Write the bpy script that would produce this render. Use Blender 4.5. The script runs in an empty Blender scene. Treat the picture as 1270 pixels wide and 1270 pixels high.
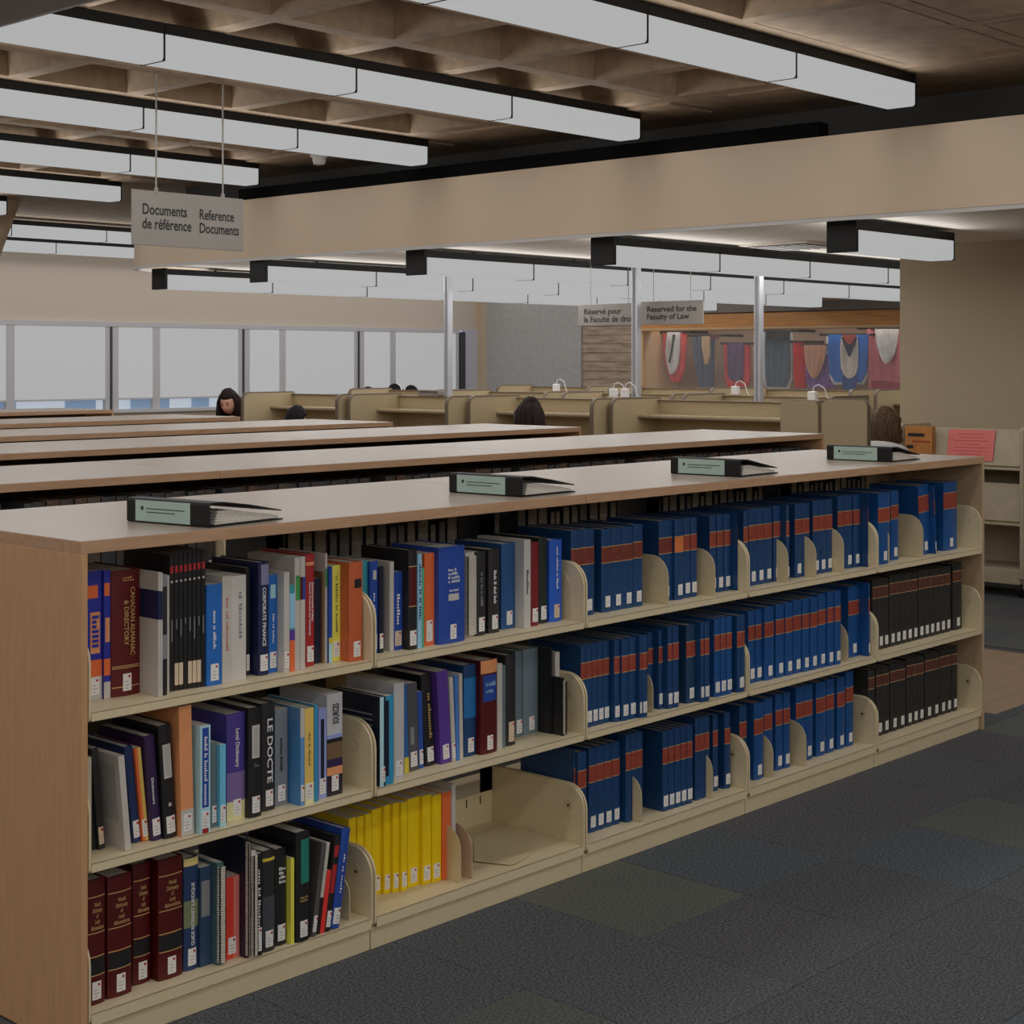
import bpy, bmesh, math, random
from mathutils import Vector, Matrix
rnd = random.Random(11)
S = bpy.context.scene
C = S.collection
PI = math.pi

# ------------------------------------------------------------------ camera, world, exposure
F_PX, HORIZON, YAW = 1990.57, 448.56, 0.8254
CAM = Vector((-2.0584, -3.2604, 1.6161))
cd = bpy.data.cameras.new('camera'); cam = bpy.data.objects.new('camera', cd); C.objects.link(cam)
cam.location = CAM; cam.rotation_euler = (PI/2, 0, -YAW)
cd.sensor_width = 36; cd.lens = 36*F_PX/1270; cd.shift_y = -(635-HORIZON)/1270; cd.clip_end = 200
S.camera = cam
w = bpy.data.worlds.new('world'); S.world = w; w.use_nodes = True
w.node_tree.nodes['Background'].inputs[0].default_value = (0.72, 0.83, 1.0, 1)
w.node_tree.nodes['Background'].inputs[1].default_value = 0.5
S.view_settings.view_transform = 'Standard'; S.view_settings.look = 'None'
S.view_settings.exposure = 0.0; S.view_settings.gamma = 1.0; S.view_settings.use_curve_mapping = False
LAMP_DOWN, LAMP_SIDE, LAMP_GLOW = 2.2, 1.4, 0.425     # W per metre of lamp row (down, each side), diffuser radiance

SN, CS = math.sin(YAW), math.cos(YAW)
def at(u, v, x=None, y=None, z=None):
    """point of the place seen at photograph position (u, v) on a plane x=, y= or z="""
    r = (u-635)/F_PX
    d = Vector((SN+r*CS, CS-r*SN, (HORIZON-v)/F_PX))
    t = (x-CAM.x)/d.x if x is not None else (y-CAM.y)/d.y if y is not None else (z-CAM.z)/d.z
    return CAM+d*t

# ------------------------------------------------------------------ materials
def lin(c): c /= 255; return c/12.92 if c <= .04045 else ((c+.055)/1.055)**2.4
def pc(r, g, b, k=.50, des=.05):
    c = [lin(q)/k for q in (r, g, b)]; l = .3*c[0]+.6*c[1]+.1*c[2]
    return tuple(min(.86, q+(l-q)*des) for q in c)   # photo tone -> albedo under the room's light
MATS = {}
def mat(name, col=(.5, .5, .5), rough=.5, metal=0, var=0, scale=30, bump=0, emit=None, stretch=None, spec=.5, alpha=None, col2=None):
    if name in MATS: return MATS[name]
    m = bpy.data.materials.new(name); m.use_nodes = True; nt = m.node_tree; b = nt.nodes['Principled BSDF']
    b.inputs['Base Color'].default_value = (*col, 1); b.inputs['Roughness'].default_value = rough
    b.inputs['Metallic'].default_value = metal; b.inputs['Specular IOR Level'].default_value = spec
    if var or bump or col2:
        tc = nt.nodes.new('ShaderNodeTexCoord'); mp = nt.nodes.new('ShaderNodeMapping'); nz = nt.nodes.new('ShaderNodeTexNoise')
        nt.links.new(tc.outputs['Object'], mp.inputs[0]); nt.links.new(mp.outputs[0], nz.inputs['Vector'])
        nz.inputs['Scale'].default_value = scale; nz.inputs['Detail'].default_value = 6
        if stretch: mp.inputs['Scale'].default_value = stretch
        if var or col2:
            rp = nt.nodes.new('ShaderNodeValToRGB'); nt.links.new(nz.outputs['Fac'], rp.inputs[0])
            e = rp.color_ramp.elements; e[0].position = .3; e[1].position = .7
            c2 = col2 or tuple(min(1, c*(1+var)) for c in col); c1 = col if col2 else tuple(c*(1-var) for c in col)
            e[0].color = (*c1, 1); e[1].color = (*c2, 1)
            nt.links.new(rp.outputs[0], b.inputs['Base Color'])
        if bump:
            bp = nt.nodes.new('ShaderNodeBump'); bp.inputs['Strength'].default_value = bump; bp.inputs['Distance'].default_value = .004
            nt.links.new(nz.outputs['Fac'], bp.inputs['Height']); nt.links.new(bp.outputs[0], b.inputs['Normal'])
    if emit:
        b.inputs['Emission Color'].default_value = (*emit[0], 1); b.inputs['Emission Strength'].default_value = emit[1]
    if alpha is not None: b.inputs['Alpha'].default_value = alpha
    MATS[name] = m; return m
def paint(r, g, b, rough=.45, k=.66):                       # plain coloured material, cached by tone
    return mat('tone_%d_%d_%d' % (r, g, b), pc(r, g, b, k), rough)

WOOD = mat('maple_laminate', pc(140, 110, 84), .42, var=.10, scale=6, stretch=(1.2, 9, 9))
WOODTOP = mat('maple_worktop', pc(119, 107, 95), .34, var=.05, scale=5, stretch=(1, 10, 10), spec=.26)
WOODEND = mat('maple_end_panel', pc(148, 113, 80), .45, var=.07, scale=9, stretch=(7, 7, .8))
STEEL = mat('cream_steel', pc(166, 154, 126), .38, var=.03, scale=60)
STEELD = mat('cream_steel_bookend', pc(160, 147, 118), .42, var=.04, scale=60)
DARK = mat('black_paint', (.012, .011, .011), .5)
BLACKM = mat('black_plastic', (.009, .009, .009), .5, spec=.3)
PAPER = mat('page_edges', pc(150, 146, 138), .8, var=.16, scale=260, stretch=(1, 1, 1))
PAPERD = mat('old_page_edges', pc(105, 98, 88), .85, var=.22, scale=260)
STICK = mat('white_sticker', pc(176, 174, 172), .6)
STICKB = mat('beige_sticker', pc(165, 148, 126), .6)
INK = mat('ink', (.02, .02, .022), .6)
REDDOT = mat('red_dot', pc(140, 20, 25), .5)
GOLD = mat('gilt', pc(165, 135, 85), .35, metal=.3)
WHITEINK = mat('white_ink', pc(190, 188, 184), .5)
CONC = mat('raw_concrete', pc(120, 102, 82), .85, var=.16, scale=9, bump=.3)
CONCF = mat('raw_concrete_coffer', pc(122, 104, 84), .85, var=.16, scale=11, bump=.35)
CREAM = mat('cream_wall_paint', pc(159, 143, 123), .7, var=.03, scale=2)
DARKWALL = mat('dark_void_paint', (.075, .07, .065), .8)
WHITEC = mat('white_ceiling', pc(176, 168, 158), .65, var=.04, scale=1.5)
FABRICW = mat('grey_fabric_wall', pc(136, 124, 103), .95, var=.10, scale=120, bump=.2)
CARREL = mat('carrel_laminate', pc(130, 116, 90), .5, var=.03, scale=40)
CARRELD = mat('carrel_edge', pc(84, 72, 60), .5)
DIFF = mat('lamp_diffuser', (.04, .04, .04), .6, spec=.1, emit=((.985, 1, 1.0), LAMP_GLOW))
ALU = mat('brushed_aluminium', pc(148, 150, 155), .4, metal=.5)
SIGN = mat('sign_plate', pc(116, 112, 107), .4, var=.04, scale=3)
CHROME = mat('chain_metal', pc(120, 116, 110), .5, metal=.15)

# ------------------------------------------------------------------ mesh helpers
class MB:
    def __init__(s): s.v = []; s.f = []
    def add(s, vs, fs):
        o = len(s.v); s.v += [tuple(p) for p in vs]; s.f += [tuple(i+o for i in f) for f in fs]; return s
    def box(s, x0, x1, y0, y1, z0, z1):
        return s.add([(x0,y0,z0),(x1,y0,z0),(x1,y1,z0),(x0,y1,z0),(x0,y0,z1),(x1,y0,z1),(x1,y1,z1),(x0,y1,z1)],
                     [(3,2,1,0),(4,5,6,7),(0,1,5,4),(1,2,6,5),(2,3,7,6),(3,0,4,7)])
    def prism(s, poly, axis, a0, a1):
        n = len(poly); put = {'x': lambda p, a: (a, p[0], p[1]), 'y': lambda p, a: (p[0], a, p[1]), 'z': lambda p, a: (p[0], p[1], a)}[axis]
        vs = [put(p, a0) for p in poly]+[put(p, a1) for p in poly]
        return s.add(vs, [tuple(range(n-1, -1, -1)), tuple(range(n, 2*n))]+[(i, (i+1) % n, n+(i+1) % n, n+i) for i in range(n)])
    def tube(s, pts, r, n=8, caps=True):
        pts = [Vector(p) for p in pts]; rs = r if isinstance(r, (list, tuple)) else [r]*len(pts); vs = []; fs = []
        for i, p in enumerate(pts):
            t = (pts[min(i+1, len(pts)-1)]-pts[max(i-1, 0)]).normalized()
            a = t.orthogonal().normalized() if i == 0 else (a-t*a.dot(t)).normalized()
            b = t.cross(a)
            vs += [p+(a*math.cos(2*PI*k/n)+b*math.sin(2*PI*k/n))*rs[i] for k in range(n)]
        for i in range(len(pts)-1):
            fs += [(i*n+k, i*n+(k+1) % n, (i+1)*n+(k+1) % n, (i+1)*n+k) for k in range(n)]
        if caps: fs += [tuple(range(n-1, -1, -1)), tuple(range((len(pts)-1)*n, len(pts)*n))]
        return s.add(vs, fs)
    def lathe(s, prof, n=16, axis='z', c=(0, 0, 0)):
        vs = []; fs = []
        for r, h in prof:
            for k in range(n):
                a = 2*PI*k/n; x, y = r*math.cos(a), r*math.sin(a)
                p = {'z': (x, y, h), 'x': (h, x, y), 'y': (x, h, y)}[axis]
                vs.append((p[0]+c[0], p[1]+c[1], p[2]+c[2]))
        for i in range(len(prof)-1):
            fs += [(i*n+k, i*n+(k+1) % n, (i+1)*n+(k+1) % n, (i+1)*n+k) for k in range(n)]
        fs += [tuple(range(n-1, -1, -1)), tuple(range((len(prof)-1)*n, len(prof)*n))]
        return s.add(vs, fs)
    def ellipsoid(s, c, r, nu=16, nv=10, fn=None):
        vs = []; fs = []
        for j in range(nv+1):
            th = PI*j/nv
            for i in range(nu):
                ph = 2*PI*i/nu; d = Vector((math.sin(th)*math.cos(ph), math.sin(th)*math.sin(ph), math.cos(th)))
                k = fn(d) if fn else 1
                vs.append((c[0]+d.x*r[0]*k, c[1]+d.y*r[1]*k, c[2]+d.z*r[2]*k))
        for j in range(nv):
            fs += [(j*nu+i, (j+1)*nu+i, (j+1)*nu+(i+1) % nu, j*nu+(i+1) % nu) for i in range(nu)]
        return s.add(vs, fs)
    def mesh(s, name, m, bevel=0, smooth=False, seg=1):
        me = bpy.data.meshes.new(name); me.from_pydata(s.v, [], s.f)
        bm = bmesh.new(); bm.from_mesh(me)
        bmesh.ops.recalc_face_normals(bm, faces=bm.faces)
        if bevel:
            ed = [e for e in bm.edges if len(e.link_faces) == 2 and e.calc_face_angle(0) > .7]
            bmesh.ops.bevel(bm, geom=ed, offset=bevel, segments=seg, affect='EDGES', clamp_overlap=True)
        if smooth:
            for f in bm.faces: f.smooth = True
        bm.to_mesh(me); bm.free(); me.materials.append(m); return me
    def build(s, name, m, parent=None, loc=(0, 0, 0), bevel=0, smooth=False, seg=1):
        return link(name, s.mesh(name, m, bevel, smooth, seg), parent, loc)
def link(name, data, parent=None, loc=(0, 0, 0)):
    o = bpy.data.objects.new(name, data); C.objects.link(o); o.location = loc
    if parent: o.parent = parent
    return o
def tag(o, label, cat, group=None):
    o['label'] = label; o['category'] = cat
    if group: o['group'] = group
    return o
def thing(name, label, cat, loc=(0, 0, 0), rz=0, group=None):
    o = link(name, None, None, loc); o.rotation_euler.z = rz; o.empty_display_size = .1
    return tag(o, label, cat, group)
def struct(o, label=None):
    o['kind'] = 'structure'
    if label: o['label'] = label
    return o
def dup(root, loc, rz=None, label=None):
    r = root.copy(); C.objects.link(r); r.location = loc
    if rz is not None: r.rotation_euler.z = rz
    if label: r['label'] = label
    for ch in list(root.children):
        c = ch.copy(); C.objects.link(c); c.parent = r
        for g in list(ch.children):
            d = g.copy(); C.objects.link(d); d.parent = c
    return r
TXT = {}
def text_mesh(body, align='CENTER'):
    """flat lettering as a mesh, normalised: returns verts (0..1, 0..1) and faces"""
    if (body, align) in TXT: return TXT[(body, align)]
    if body[0] == '~':                                    # print too small to read: letter-sized strokes, words and lines kept
        lines = [[int(w) for w in l.split()] for l in body[1:].split('/')]; n = len(lines); vs = []; fs = []; tr = random.Random(body)
        full = max(sum(l)+len(l)-1 for l in lines)
        for j, l in enumerate(lines):
            x = 0; y0 = 1-(j+1)/n+(.18/n if n > 1 else 0); hh = (.72 if n > 1 else 1)/n
            for w in l:
                for _ in range(w):
                    k = len(vs); h_ = hh*tr.choice((.62, .66, 1)); xa, xb = (x+.14)/full, (x+.80)/full
                    vs += [(xa, y0), (xb, y0), (xb, y0+h_), (xa, y0+h_)]; fs.append((k, k+1, k+2, k+3)); x += 1
                x += 1
        TXT[(body, align)] = (vs, fs, 1); return TXT[(body, align)]
    cu = bpy.data.curves.new('t', 'FONT'); cu.body = body; cu.align_x = align; cu.resolution_u = 3; cu.space_line = .95; cu.offset = .018
    o = bpy.data.objects.new('t', cu); C.objects.link(o)
    bpy.context.view_layer.update()
    me = bpy.data.meshes.new_from_object(o.evaluated_get(bpy.context.evaluated_depsgraph_get()))
    vs = [v.co.copy() for v in me.vertices]; fs = [tuple(p.vertices) for p in me.polygons]
    bpy.data.objects.remove(o); bpy.data.curves.remove(cu); bpy.data.meshes.remove(me)
    x0 = min(v.x for v in vs); x1 = max(v.x for v in vs); y0 = min(v.y for v in vs); y1 = max(v.y for v in vs)
    r = ([((v.x-x0)/(x1-x0), (v.y-y0)/(y1-y0)) for v in vs], fs, (x1-x0)/(y1-y0))
    TXT[(body, align)] = r; return r
def lettering(name, body, m, parent, o, ex, ey, loc=(0, 0, 0), align='CENTER'):
    """text stretched over the parallelogram with corner o and edges ex (reading direction) and ey (up)"""
    vs, fs, _ = text_mesh(body, align); o, ex, ey = Vector(o), Vector(ex), Vector(ey)
    b = MB(); b.add([o+ex*a+ey*c for a, c in vs], fs)
    me = bpy.data.meshes.new(name); me.from_pydata(b.v, [], b.f); me.materials.append(m)
    return link(name, me, parent, loc)
def rounded(pts_r, n=5):
    """polygon with rounded corners: list of (a, b, radius)"""
    out = []; N = len(pts_r)
    for i, (a, b, r) in enumerate(pts_r):
        p = Vector((a, b))
        if r <= 0: out.append((a, b)); continue
        d0 = (Vector(pts_r[i-1][:2])-p).normalized(); d1 = (Vector(pts_r[(i+1) % N][:2])-p).normalized()
        ang = d0.angle(d1); tl = r/math.tan(ang/2); c = p+(d0+d1).normalized()*(r/math.sin(ang/2))
        s = p+d0*tl-c; e = p+d1*tl-c
        a0 = math.atan2(s.y, s.x); a1 = math.atan2(e.y, e.x); da = (a1-a0+PI) % (2*PI)-PI
        for k in range(n+1): out.append((c.x+r*math.cos(a0+da*k/n), c.y+r*math.sin(a0+da*k/n)))
    return out
ORD = ['first', 'second', 'third', 'fourth', 'fifth', 'sixth', 'seventh', 'eighth', 'ninth', 'tenth', 'eleventh', 'twelfth', 'thirteenth',
       'fourteenth', 'fifteenth', 'sixteenth', 'seventeenth', 'eighteenth', 'nineteenth', 'twentieth', 'twenty-first', 'twenty-second']

# ------------------------------------------------------------------ the room
CEIL, LOWC = 3.27, 2.50
FX = 6.42                                    # plane of the fascia in front of the low ceiling
# floor: base slab and carpet tiles
carpet_base = mat('carpet_far', pc(60, 60, 62), .95, var=.25, scale=90, bump=.3)
fl = struct(MB().box(-10, 19, -12, 18, -.05, -.006).build('floor', carpet_base))
def carpet(name, col, rib=None):
    m = bpy.data.materials.new(name); m.use_nodes = True; nt = m.node_tree; b = nt.nodes['Principled BSDF']
    b.inputs['Roughness'].default_value = .95; b.inputs['Specular IOR Level'].default_value = .15
    tc = nt.nodes.new('ShaderNodeTexCoord'); nz = nt.nodes.new('ShaderNodeTexNoise'); nz.inputs['Scale'].default_value = 130; nz.inputs['Detail'].default_value = 3
    nz2 = nt.nodes.new('ShaderNodeTexNoise'); nz2.inputs['Scale'].default_value = 3.5
    nt.links.new(tc.outputs['Object'], nz.inputs['Vector']); nt.links.new(tc.outputs['Object'], nz2.inputs['Vector'])
    rp = nt.nodes.new('ShaderNodeValToRGB'); e = rp.color_ramp.elements; e[0].position = .32; e[1].position = .68
    e[0].color = (*[c*.45 for c in col], 1); e[1].color = (*[c*1.6 for c in col], 1)
    nt.links.new(nz.outputs['Fac'], rp.inputs[0]); out = rp.outputs[0]
    if rib:
        wv = nt.nodes.new('ShaderNodeTexWave'); wv.inputs['Scale'].default_value = 26; wv.inputs['Distortion'].default_value = 1.2
        wv.bands_direction = 'X'; wv.inputs['Detail Scale'].default_value = 4
        nt.links.new(tc.outputs['Object'], wv.inputs['Vector'])
        mx = nt.nodes.new('ShaderNodeMix'); mx.data_type = 'RGBA'; mx.inputs['B'].default_value = (*rib, 1)
        ml = nt.nodes.new('ShaderNodeMath'); ml.operation = 'MULTIPLY'; ml.use_clamp = True
        nt.links.new(wv.outputs['Fac'], ml.inputs[0]); nt.links.new(nz2.outputs['Fac'], ml.inputs[1])
        nt.links.new(ml.outputs[0], mx.inputs['Factor']); nt.links.new(out, mx.inputs['A']); out = mx.outputs['Result']
    nt.links.new(out, b.inputs['Base Color'])
    bp = nt.nodes.new('ShaderNodeBump'); bp.inputs['Strength'].default_value = .5; bp.inputs['Distance'].default_value = .003
    nt.links.new(nz.outputs['Fac'], bp.inputs['Height']); nt.links.new(bp.outputs[0], b.inputs['Normal'])
    return m
CARP = [carpet('carpet_slate', pc(63, 66, 69)), carpet('carpet_blue_slate', pc(61, 66, 70)), carpet('carpet_violet_slate', pc(64, 64, 68)),
        carpet('carpet_olive_rib', pc(63, 65, 66), pc(88, 90, 72)), carpet('carpet_olive', pc(64, 66, 66), pc(78, 80, 69)), carpet('carpet_charcoal', pc(61, 63, 66))]
TILE = .5
tile_me = [MB().box(.001, TILE-.001, .001, TILE-.001, -.006, 0).mesh('carpet_tile', m, .0015) for m in CARP]
tile_alt = [MB().box(.001, TILE-.001, .001, TILE-.001, -.006, 0).mesh('carpet_tile', m, .0015) for m in CARP]
crnd = random.Random(5)
for i in range(-2, 18):
    for j in range(-6, 5):
        x, y = i*TILE, j*TILE+.02
        if y >= .0 and x < 4.5: continue
        if x >= 4.9 and x < 6.4 and y > .05: continue
        if x < -.6 and y > -.4: continue
        k = crnd.choices(range(6), (5, 3, 2.5, 1.8, 2, 3))[0]
        link('carpet_tile', tile_me[k], fl, (x, y, 0))
# hard floor strip beside the far bookcase end
tan = mat('tan_floor_board', pc(118, 98, 78), .5, var=.12, scale=8, stretch=(1, 8, 1))
for j in range(7): MB().box(4.85, 6.38, .1+j*.13, .1+j*.13+.128, -.02, .002).build('floor_board', tan, fl, bevel=.001)
for i in range(10):
    for j in range(3): link('carpet_tile', tile_me[(i*2+j) % 3], fl, (6.4+i*.5, 2.52+j*.5, -.001))

# ceiling: concrete slab with coffers
P, OP = .80, .685
x0c, y0c, nx, ny = -3.55, -3.56, 12, 16
xend = x0c+nx*P
cb = MB()
flat = lambda i, j: x0c+(i+.5)*P > 4.7 and y0c+(j+.5)*P < 1.3      # the slab is solid towards the right
for i in range(nx+1):                                     # ribs across
    xr0 = x0c+i*P-(P-OP)/2; cb.box(xr0, xr0+(P-OP), y0c-.08, y0c+ny*P+.08, CEIL, CEIL+.07)
for j in range(ny+1):
    yr0 = y0c+j*P-(P-OP)/2
    for i in range(nx):
        xa = x0c+i*P+(P-OP)/2; cb.box(xa, xa+OP, yr0, yr0+(P-OP), CEIL, CEIL+.07)
for i in range(nx):
    for j in range(ny):
        if flat(i, j): cb.box(x0c+i*P+.05, x0c+(i+1)*P-.05, y0c+j*P+.05, y0c+(j+1)*P-.05, CEIL, CEIL+.07)
cb.box(xend+.08, 19, -12, 18.0, CEIL, CEIL+.07); cb.box(-10, xend+.08, -12, y0c-.08, CEIL, CEIL+.07); cb.box(-10, xend+.08, y0c+ny*P+.08, 18, CEIL, CEIL+.07)
cb.box(-10, x0c-.08, y0c-.08, y0c+ny*P+.08, CEIL, CEIL+.07)
ceil = struct(cb.build('ceiling', CONC))
h, hi = OP/2, OP/2-.21
cm = MB(); A = [(-h,-h,.0),(h,-h,.0),(h,h,.0),(-h,h,.0)]; A1 = [(a*.93, b*.93, .06) for a, b, _ in A]; B = [(math.copysign(hi,a),math.copysign(hi,b),.40) for a, b, _ in A]
cm.add(A+A1+B+[(a, b, .43) for a, b, _ in A], [(i, (i+1) % 4, 4+(i+1) % 4, 4+i) for i in range(4)]+[(4+i, 4+(i+1) % 4, 8+(i+1) % 4, 8+i) for i in range(4)]+[(8, 9, 10, 11), (12, 13, 14, 15)]+[(i, (i+1) % 4, 12+(i+1) % 4, 12+i) for i in range(4)])
cme = bpy.data.meshes.new('coffer'); cme.from_pydata(cm.v, [], cm.f); cme.materials.append(CONCF)
for i in range(nx):
    for j in range(ny):
        if flat(i, j): continue
        link('coffer', cme, ceil, (x0c+(i+.5)*P, y0c+(j+.5)*P, CEIL))
# shallow board-marks near the low ceiling edge
for j in range(8):
    MB().box(6.15, 6.62, 1.75+j*1.2, 1.75+j*1.2+.75, CEIL-.012, CEIL+.002).build('cast_recess_rim', CONC, ceil)

# low ceiling, fascia, dark void
yc = 9.67
lo = struct(MB().box(FX+.05, 18.2, -12, yc-.56, LOWC+.02, LOWC+.06).box(FX+.57, 18.2, yc-.56, yc-.05, LOWC+.02, LOWC+.06).build('ceiling', WHITEC))
lo.name = 'ceiling_low'
for k in range(14):
    MB().box(FX+.1+k*.84, FX+.1+k*.84+.832, -11.9, yc-(.12 if k else .62), LOWC, LOWC+.022).build('ceiling_panel', WHITEC, lo, bevel=.003)
# fascia follows the low ceiling's edge and turns with a round corner at its left end
R = .55
path = [(FX, -12.0)]+[(FX+R-R*math.cos(a), yc-R+R*math.sin(a)) for a in [PI/2*k/10 for k in range(11)]]+[(18.2, yc)]
def strip(path, t, z0, z1):
    b = MB(); n = len(path); ins = []
    for i, p in enumerate(path):
        p = Vector(p); q0 = Vector(path[max(i-1, 0)]); q1 = Vector(path[min(i+1, n-1)]); d = (q1-q0).normalized(); ins.append(p+Vector((d.y, -d.x))*t)
    vs = [(p[0], p[1], z) for z in (z0, z1) for p in path]+[(p[0], p[1], z) for z in (z0, z1) for p in ins]
    fs = []
    for i in range(n-1):
        fs += [(i, i+1, n+i+1, n+i), (2*n+i, 3*n+i, 3*n+i+1, 2*n+i+1), (i, 2*n+i, 2*n+i+1, i+1), (n+i, n+i+1, 3*n+i+1, 3*n+i)]
    return b.add(vs, fs)
fas = struct(strip(path, .05, LOWC-.005, 2.99).build('trim_1', CREAM, smooth=False), 'cream fascia band in front of the low ceiling')
strip([(a+.012 if i == 0 else a, b) for i, (a, b) in enumerate(path)], .02, LOWC-.03, LOWC-.004).build('edge_bead', mat('bead', pc(150, 148, 146), .5), fas)
struct(MB().box(FX+.005, FX+.12, 2.02, 7.75, 2.99, 3.085).build('trim_2', mat('channel_black', (.004, .004, .004), .9, spec=.1), bevel=.004), 'long black channel lying on top of the fascia')
struct(MB().box(7.05, 7.1, -12, yc-.3, 2.56, CEIL).build('wall_void', DARKWALL))
# walls
struct(MB().box(-10, 8.0, 16.0, 16.1, 0, 1.0).build('wall_back', CREAM))
wb = struct(MB().box(-10, 18.2, 16.0, 16.12, 2.16, CEIL).build('wall_back_upper', mat('window_wall_paint', pc(158, 148, 136), .7)))
struct(MB().box(-10, 18.2, 16.0, 16.12, 0, .93).build('wall_back_lower', CREAM))
struct(MB().box(17.9, 18.2, 15.85, 16.0, 0, CEIL).build('wall_corner', CREAM))
GREYW = mat('grey_blue_wall', pc(142, 143, 142), .8, var=.08, scale=14)
struct(MB().box(18.0, 18.15, 13.72, 15.85, 0, CEIL).build('wall_far_grey', GREYW))
struct(MB().box(18.9, 19.05, 6, 13.72, 0, CEIL).build('wall_far', mat('case_back', pc(140, 118, 98), .8)))
board = mat('board_formed_concrete', pc(140, 124, 108), .9, var=.3, scale=3, stretch=(1, 1, 6), bump=.4)
bw = struct(MB().box(18.05, 18.2, 12.62, 13.72, 0, CEIL).build('wall_board_formed', board))
for k in range(22): MB().box(18.02+rnd.uniform(0, .02), 18.06, 12.63, 13.71, .02+k*.145, .02+k*.145+.14).build('concrete_board', board, bw, bevel=.004)
rw = struct(MB().box(9.0, 9.25, -12, 2.9, 0, LOWC).build('wall_right', FABRICW))
struct(MB().box(8.99, 9.0, -12, 2.9, 0, .1).build('baseboard_right', DARK))
struct(MB().box(-10.1, -10, -12, 18, 0, CEIL).build('wall_left', CREAM))
struct(MB().box(-10, 19, -12.1, -12, 0, CEIL).build('wall_front', CREAM))
struct(MB().box(19.0, 19.1, -12, 6, 0, CEIL).build('wall_far_side', CREAM))
# concrete column with a flared head at the left edge
cp = at(40, 252, z=CEIL)
col = struct(link('wall_column', None, None, (cp.x-.72, cp.y+.35, 0)), 'concrete column with a flared head at the left edge')
b = MB(); b.box(-.25, .25, -.25, .25, 0, 2.3); b.build('shaft', CONC, col)
b = MB(); q = [(-.25,-.25),(.25,-.25),(.25,.25),(-.25,.25)]
b.add([(x, y, 2.3) for x, y in q]+[(x*2.0, y*2.0, CEIL) for x, y in q], [(0, 1, 5, 4), (1, 2, 6, 5), (2, 3, 7, 6), (3, 0, 4, 7), (3, 2, 1, 0), (4, 5, 6, 7)]); b.build('flared_head', CONC, col)

# ------------------------------------------------------------------ strip lamps
LL, LW = 1.25, .20
def lamp_meshes():
    rail = MB().box(0.0003, LL-.0003, -LW/2, LW/2, .13, .185).mesh('lamp_rail', BLACKM, .003)
    dif = MB().prism(rounded([(-LW/2+.004, 0, .018), (LW/2-.004, 0, .018), (LW/2-.004, .132, 0), (-LW/2+.004, .132, 0)], 4), 'x', .009, LL-.009).mesh('lamp_diffuser', DIFF)
    joint = MB().prism([(-LW/2, -.002), (LW/2, -.002), (LW/2, .135), (-LW/2, .135)], 'x', LL-.010, LL-.0005).mesh('joint_strip', BLACKM)
    cap = MB().prism([(-LW/2-.004, -.006), (LW/2+.004, -.006), (LW/2+.004, .19), (-LW/2-.004, .19)], 'x', -.03, .004).mesh('end_cap', BLACKM, .003)
    stem = MB().lathe([(.012, .185), (.012, .30)], 8, c=(LL/2, 0, 0)).mesh('stem', BLACKM)
    return rail, dif, joint, cap, stem
RAIL, DIFM, JOINT, CAPM, STEM = lamp_meshes()
def strip_light(parent, name, L, loc, rot, power, width):
    l = bpy.data.lights.new(name, 'AREA'); l.shape = 'RECTANGLE'; l.size = L; l.size_y = width; l.energy = power; l.color = (1, .985, .975)
    o = link(name, l, parent, loc); o.rotation_euler = rot; return o
def lamp_row(y, z, xs, n, lab, cap_left=False, cap_right=False, group=None, seen=None, power=1.0):
    """n lamps from x = xs towards +x; the row's own light hangs on its first lamp"""
    for i in range(n):
        nm = lab % ORD[n-1-i if cap_right else i] if '%s' in lab else lab
        t = thing('strip_lamp', nm, 'lamp', (xs+i*LL, y, z), group=group or 'white strip lamps on the ceiling')
        link('lamp_rail', RAIL, t); link('diffuser', DIFM, t); link('joint_strip', JOINT, t)
        if z < 2.5: 
            o = link('stem', STEM, t); o.scale.z = 1; o.location.z = -.10
        if cap_left and i == 0: link('end_cap', CAPM, t)
        if i == 0:
            L = n*LL-(.55 if cap_right else 0); L2 = n*LL-(.12 if cap_right else 0)
            strip_light(t, 'lamp_glow_down', L, (L/2, 0, -.012), (0, 0, 0), LAMP_DOWN*L*power, LW*.9)
            strip_light(t, 'lamp_glow_side', L2, (L2/2, -LW/2-.012, .07), (-PI/2, 0, 0), LAMP_SIDE*L2*power, .1)
            strip_light(t, 'lamp_glow_side', L2, (L2/2, LW/2+.012, .07), (PI/2, 0, 0), LAMP_SIDE*L2*power, .1)
ROWN = {0: 'nearest', 1: 'second', 2: 'third', 3: 'fourth', 4: 'fifth', 5: 'sixth'}
for k in range(-6, 6):
    y = 1.39+2.004*k
    if k < 0: lamp_row(y, 3.085, 6.3-12*LL, 12, 'white strip lamp of an added unseen ceiling row behind the viewpoint', group='unseen ceiling lamps added behind the viewpoint')  # unseen rows added for even light and brighter upright faces
    else: lamp_row(y, 3.085, 6.3-12*LL, 12, 'white strip lamp, %s from the right end of the '+ROWN[k]+' concrete-ceiling row', cap_right=True)  # rows lengthened out of view to the left to light the end panel
lamp_row(11.4, 3.085, 8.7, 7, '%s white strip lamp of the added unseen row beyond the fascia')  # hidden row added to brighten the far end of the room
lamp_row(13.4, 3.05, 5.0, 10, '%s white strip lamp of the far row left of the round fascia corner')  # this row and the next are lengthened unseen behind the fascia for far light
lamp_row(15.0, 3.0, 5.3, 10, '%s white strip lamp of the farthest row against the window wall', power=.6)
for k, (xs, y, n, rn) in enumerate([(6.60, 1.95, 1, 'short nearest'), (6.62, 3.87, 7, 'second'), (6.62, 5.75, 7, 'third'), (6.50, 7.55, 7, 'fourth'), (6.72, 9.3, 7, 'farthest')]):
    lamp_row(y, 2.295, xs, n, '%s strip lamp from the left in the '+rn+' row below the low ceiling', cap_left=True, power=1.15)
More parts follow.
